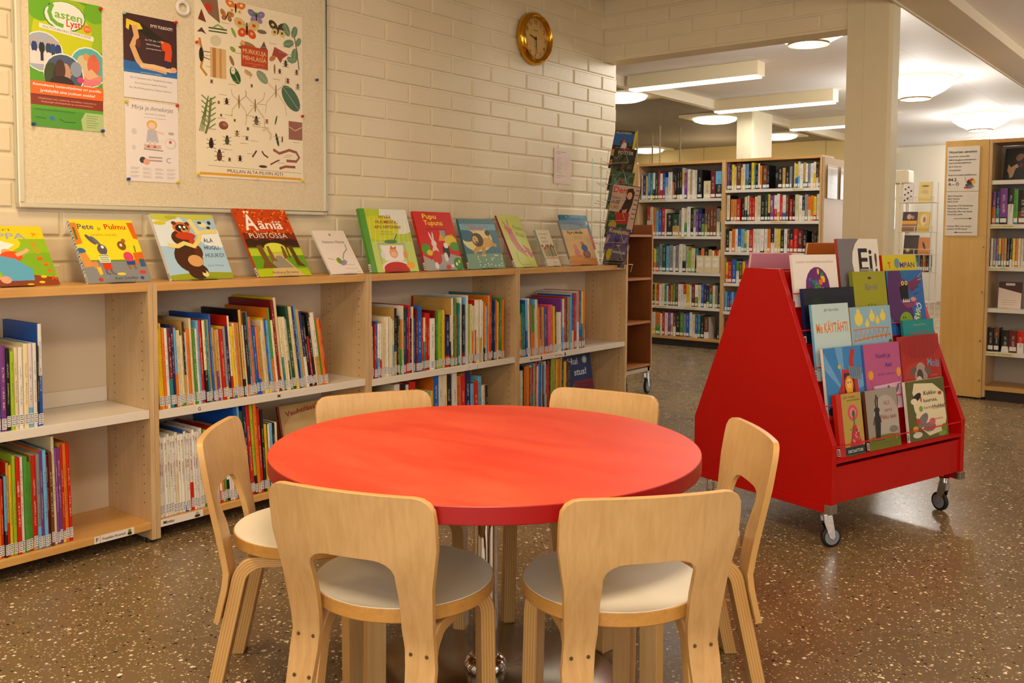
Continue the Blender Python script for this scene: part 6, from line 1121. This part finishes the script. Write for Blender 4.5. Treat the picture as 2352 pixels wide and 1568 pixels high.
on_cart('picture_book', 'pink picture book with goat and donkey behind a fence', 1, .262, .228, .25, .014, vuohi, '5c70c0', 'a85080', dy=-.004)
on_cart('picture_book', 'red picture book with a shaggy grey creature', 1, .505, .268, .265, .012, molli, 'a84040', '9c2824')
on_cart('picture_book', 'narrow gold picture book with red spine and a dress of dots', 0, .040, .145, .22, .016, ulf, 'r', 'b03028', dy=-.006)
on_cart('picture_book', 'grey picture book with a thin black hare', 0, .212, .196, .217, .012, huik, 'n', '8c8478', dy=-.006)
on_cart('picture_book', 'cream and green picture book with birds and a bold black title', 0, .468, .266, .228, .012, kuk, 'w', 'd0c8a8', dy=-.006)
on_cart('picture_book', 'orange brown picture book standing on the hidden side behind the grey one', 4, .37, .19, .235, .012, orange, 'n', 'b4601c', back=1)
on_cart('picture_book', 'pink picture book standing on the hidden side behind the dotted head', 4, .04, .235, .195, .012, pink, 'p', 'c8849c', back=1)

# ------------------------------------------------------------------ round red table
tx, ty = 1.648, 1.413
tbl = thing('round_table', 'round red table with thick rim on a chrome pedestal', 'table', (tx, ty, 0))
TR, TH_ = .508, .036
MB().lathe([(.05, .600-TH_+.0005), (TR-.0015, .600-TH_), (TR, .600-TH_+.0015), (TR, .5985), (TR-.0015, .6)], 128, m=[0, 1, 1, 1]).build('table_rim', [plain('underside', '8c7048', .7), plain('red_edge', 'a00006', .42)], tbl)
MB().lathe([(TR-.0014, .5985), (TR-.0014, .60015)], 128).build('table_top', MATS['red_top'], tbl)
MB().lathe([(.030, .045), (.030, .55), (.09, .558), (.09, .564)], 40).build('pedestal', CHROME, tbl)
MB().lathe([(.030, .042), (.044, .045), (.052, .056), (.052, .066), (.044, .078), (.031, .082)], 40).build('collar', CHROME, tbl)
MB().lathe([(.34, .0), (.342, .006), (.335, .012), (.1, .03), (.05, .044), (.03, .045)], 96).build('base_plate', STEEL, tbl)

# ------------------------------------------------------------------ birch chairs
def bent_leg(front=False):
    """leg in the x-z plane going outwards along +x"""
    pts = [(.045, .330), (.120, .330)]; r = .052; cx, cz = (.146 if front else .127), .330-r
    for k in range(1, 8): a = R(90-(90 if front else 78)*k/7); pts.append((cx+r*math.cos(a), cz+r*math.sin(a)))
    pts.append(((.203 if front else .243), .0)); mb = MB(); n = len(pts); W = .0225
    O, I = [], []
    for i, p in enumerate(pts):
        a = Vector(pts[max(i-1, 0)]); b = Vector(pts[min(i+1, n-1)]); t = (b-a).normalized(); nrm = Vector((-t.y, t.x))
        th = .010+.006*min(1, i/3); 
        if i == n-1: nrm = Vector((1, 0)); th = .0165
        P = Vector(p); O.append(P+nrm*th); I.append(P-nrm*th)
    vs = []
    for i in range(n):
        wv = W*(.86+.14*min(1, i/4))
        vs += [(O[i].x, -wv, O[i].y), (O[i].x, wv, O[i].y), (I[i].x, wv, I[i].y), (I[i].x, -wv, I[i].y)]
    L0 = 0; dist = 0
    for i in range(n-1):
        b = i*4
        for q, (f, m) in enumerate((((b, b+1, b+5, b+4), 0), ((b+1, b+2, b+6, b+5), 1), ((b+2, b+3, b+7, b+6), 0), ((b+3, b, b+4, b+7), 1))):
            u = [(0, 0), (0, 1), (1, 1), (1, 0)]
            mb.shape(vs, [f], m, smooth=True, uvs=[u])
    mb.shape(vs, [(0, 1, 2, 3), (n*4-1, n*4-2, n*4-3, n*4-4)], 1)
    return mb
def back_mesh():
    xb = lambda z: (-.1675-.234*(.29-z)) if z < .29 else (-.1675-(max(z-.31, 0))*.165)
    def X(y, z):
        x = xb(z)
        if z > .40: x -= .020*(1-(min(abs(y), .18)/.18)**2)*min(1, (z-.40)/.08)
        return x
    out, inn = [], []
    zs = [.195, .235, .275, .31, .33, .345, .36, .38, .41, .44]
    for z in zs: out.append((.158+.004*(z < .3)+(.020*max(0, z-.345)/.27), z)); inn.append((.092+(.012*max(0, .345-z)/.15), z))
    # outer corner / inner arch
    oc = [(.1795, .52), (.180, .575), (.178, .597), (.170, .611), (.157, .619), (.142, .6215)]
    ic = [(.0925, .462), (.088, .474), (.078, .483), (.064, .488), (.054, .4895), (.044, .490)]
    out += oc; inn += ic
    k = 12
    for i in range(1, k): f = i/k; out.append((.142-.284*f, .6215)); inn.append((.044-.088*f, .490))
    out += [(-y, z) for y, z in oc[::-1]]; inn += [(-y, z) for y, z in ic[::-1]]
    out += [(-(.158+.004*(z < .3)+(.020*max(0, z-.345)/.27)), z) for z in zs[::-1]]; inn += [(-(.092+(.012*max(0, .345-z)/.15)), z) for z in zs[::-1]]
    T_ = .0145; mb = MB(); n = len(out); vs = []
    for (a, b), (c, d) in zip(out, inn):
        vs += [(X(a, b), a, b), (X(c, d), c, d), (X(a, b)-T_, a, b), (X(c, d)-T_, c, d)]
    def mid(p, q, f): return (p[0]*(1-f)+q[0]*f, p[1]*(1-f)+q[1]*f)
    F_ = [0, .2, .4, .6, .8, 1]
    grid = []
    for o, i_ in zip(out, inn):
        row = []
        for f in F_:
            y, z = mid(o, i_, f); row.append((X(y, z), y, z))
        grid.append(row)
    V = [p for r_ in grid for p in r_]+[(p[0]-T_, p[1], p[2]) for r_ in grid for p in r_]
    m_ = len(F_); N_ = n*m_; fs = []; ms = []; us = []
    for i in range(n-1):
        for j in range(m_-1):
            a = i*m_+j; fs.append((a, a+1, a+m_+1, a+m_)); fs.append((N_+a, N_+a+m_, N_+a+m_+1, N_+a+1)); ms += [0, 0]; us += [[(0, 0)]*4]*2
        a = i*m_; fs.append((a, a+m_, N_+a+m_, N_+a)); ms.append(1); us.append([(0, 0), (1, 0), (1, 1), (0, 1)])
        a = i*m_+m_-1; fs.append((a, N_+a, N_+a+m_, a+m_)); ms.append(1); us.append([(0, 0), (0, 1), (1, 1), (1, 0)])
    for i in (0, n-1):
        for j in range(m_-1):
            a = i*m_+j; fs.append((a, a+1, N_+a+1, N_+a)); ms.append(1); us.append([(0, 0), (1, 0), (1, 1), (0, 1)])
    mb.shape(V, fs, ms, smooth=True, uvs=us); return mb, xb
PLY = MATS['ply_edge']
def make_chair(label):
    t = thing('chair', label, 'chair', group='birch chairs around the red table')
    MB().lathe([(.187, .350), (.190, .353), (.190, .3775), (.1885, .379)], 72, m=0).build('seat', [wood('seat_rim', 'd8a052', 'c08a40', 'x', coat=.3)], t)
    s = MB().lathe([(.1878, .3788), (.1872, .3803)], 72).build('seat_top', SEATW, t); s['label'] = 'white laminate seat top'
    mb, xb = back_mesh(); mb.build('backrest', [BIRCH, PLY], t, bevel=.0012)
    lm = bent_leg()
    for (x, y, a) in ((0, .122, 180), (0, -.122, 180)):
        l = lm.build('leg', [BIRCH, PLY], t, bevel=.0015, loc=(.028, y, 0), rot=(0, 0, R(a)))
    lf = bent_leg(True)
    for a in (50, -50): lf.build('leg', [BIRCH, PLY], t, bevel=.0015, rot=(0, 0, R(a)), loc=(-.018*math.cos(R(a)), -.018*math.sin(R(a)), 0))
    for s_ in (1, -1):
        for z, dy in ((.30, .017), (.30, -.017), (.222, .017), (.222, -.017)):
            x = xb(z)-.0146; MB().lathe([(.0042, .0), (.0038, -.0018), (0, -.002)], 12, axis='x').build('screw', STEEL, t, loc=(x, s_*.126+dy, z))
    for (x, y) in ((-.212, .122), (-.212, -.122)): MB().lathe([(.011, 0), (.011, .004)], 12).build('glide', BLACK, t, loc=(x, y, -.0005))
    return t
CH = [(1.345, 1.38, 18, 'birch chair on the viewer side of the table, beside the bookcase side chair'), (1.612, 1.03, 52, 'birch chair seen from behind in front of the red cart side'), (1.98, 1.12, 133, 'birch chair between the red table and the red display cart'),
      (1.437, 1.802, -48, 'birch chair nearest the white serial books, with its back to them'), (1.77, 1.84, -115, 'birch chair behind the table, only backrest showing before the middle bookcase'), (2.13, 1.50, -170, 'birch chair behind the table, only backrest showing before the end bookcase')]
CH[3] = CH[3][:3]+('birch chair beside the white serial books, with its back to them',)
c0 = make_chair(CH[0][3])
for i, (x, y, a, lb) in enumerate(CH):
    c = c0 if i == 0 else copy_tree(c0)
    c.location = (x, y, .0005); c.rotation_euler = (0, 0, R(a)); c['label'] = lb
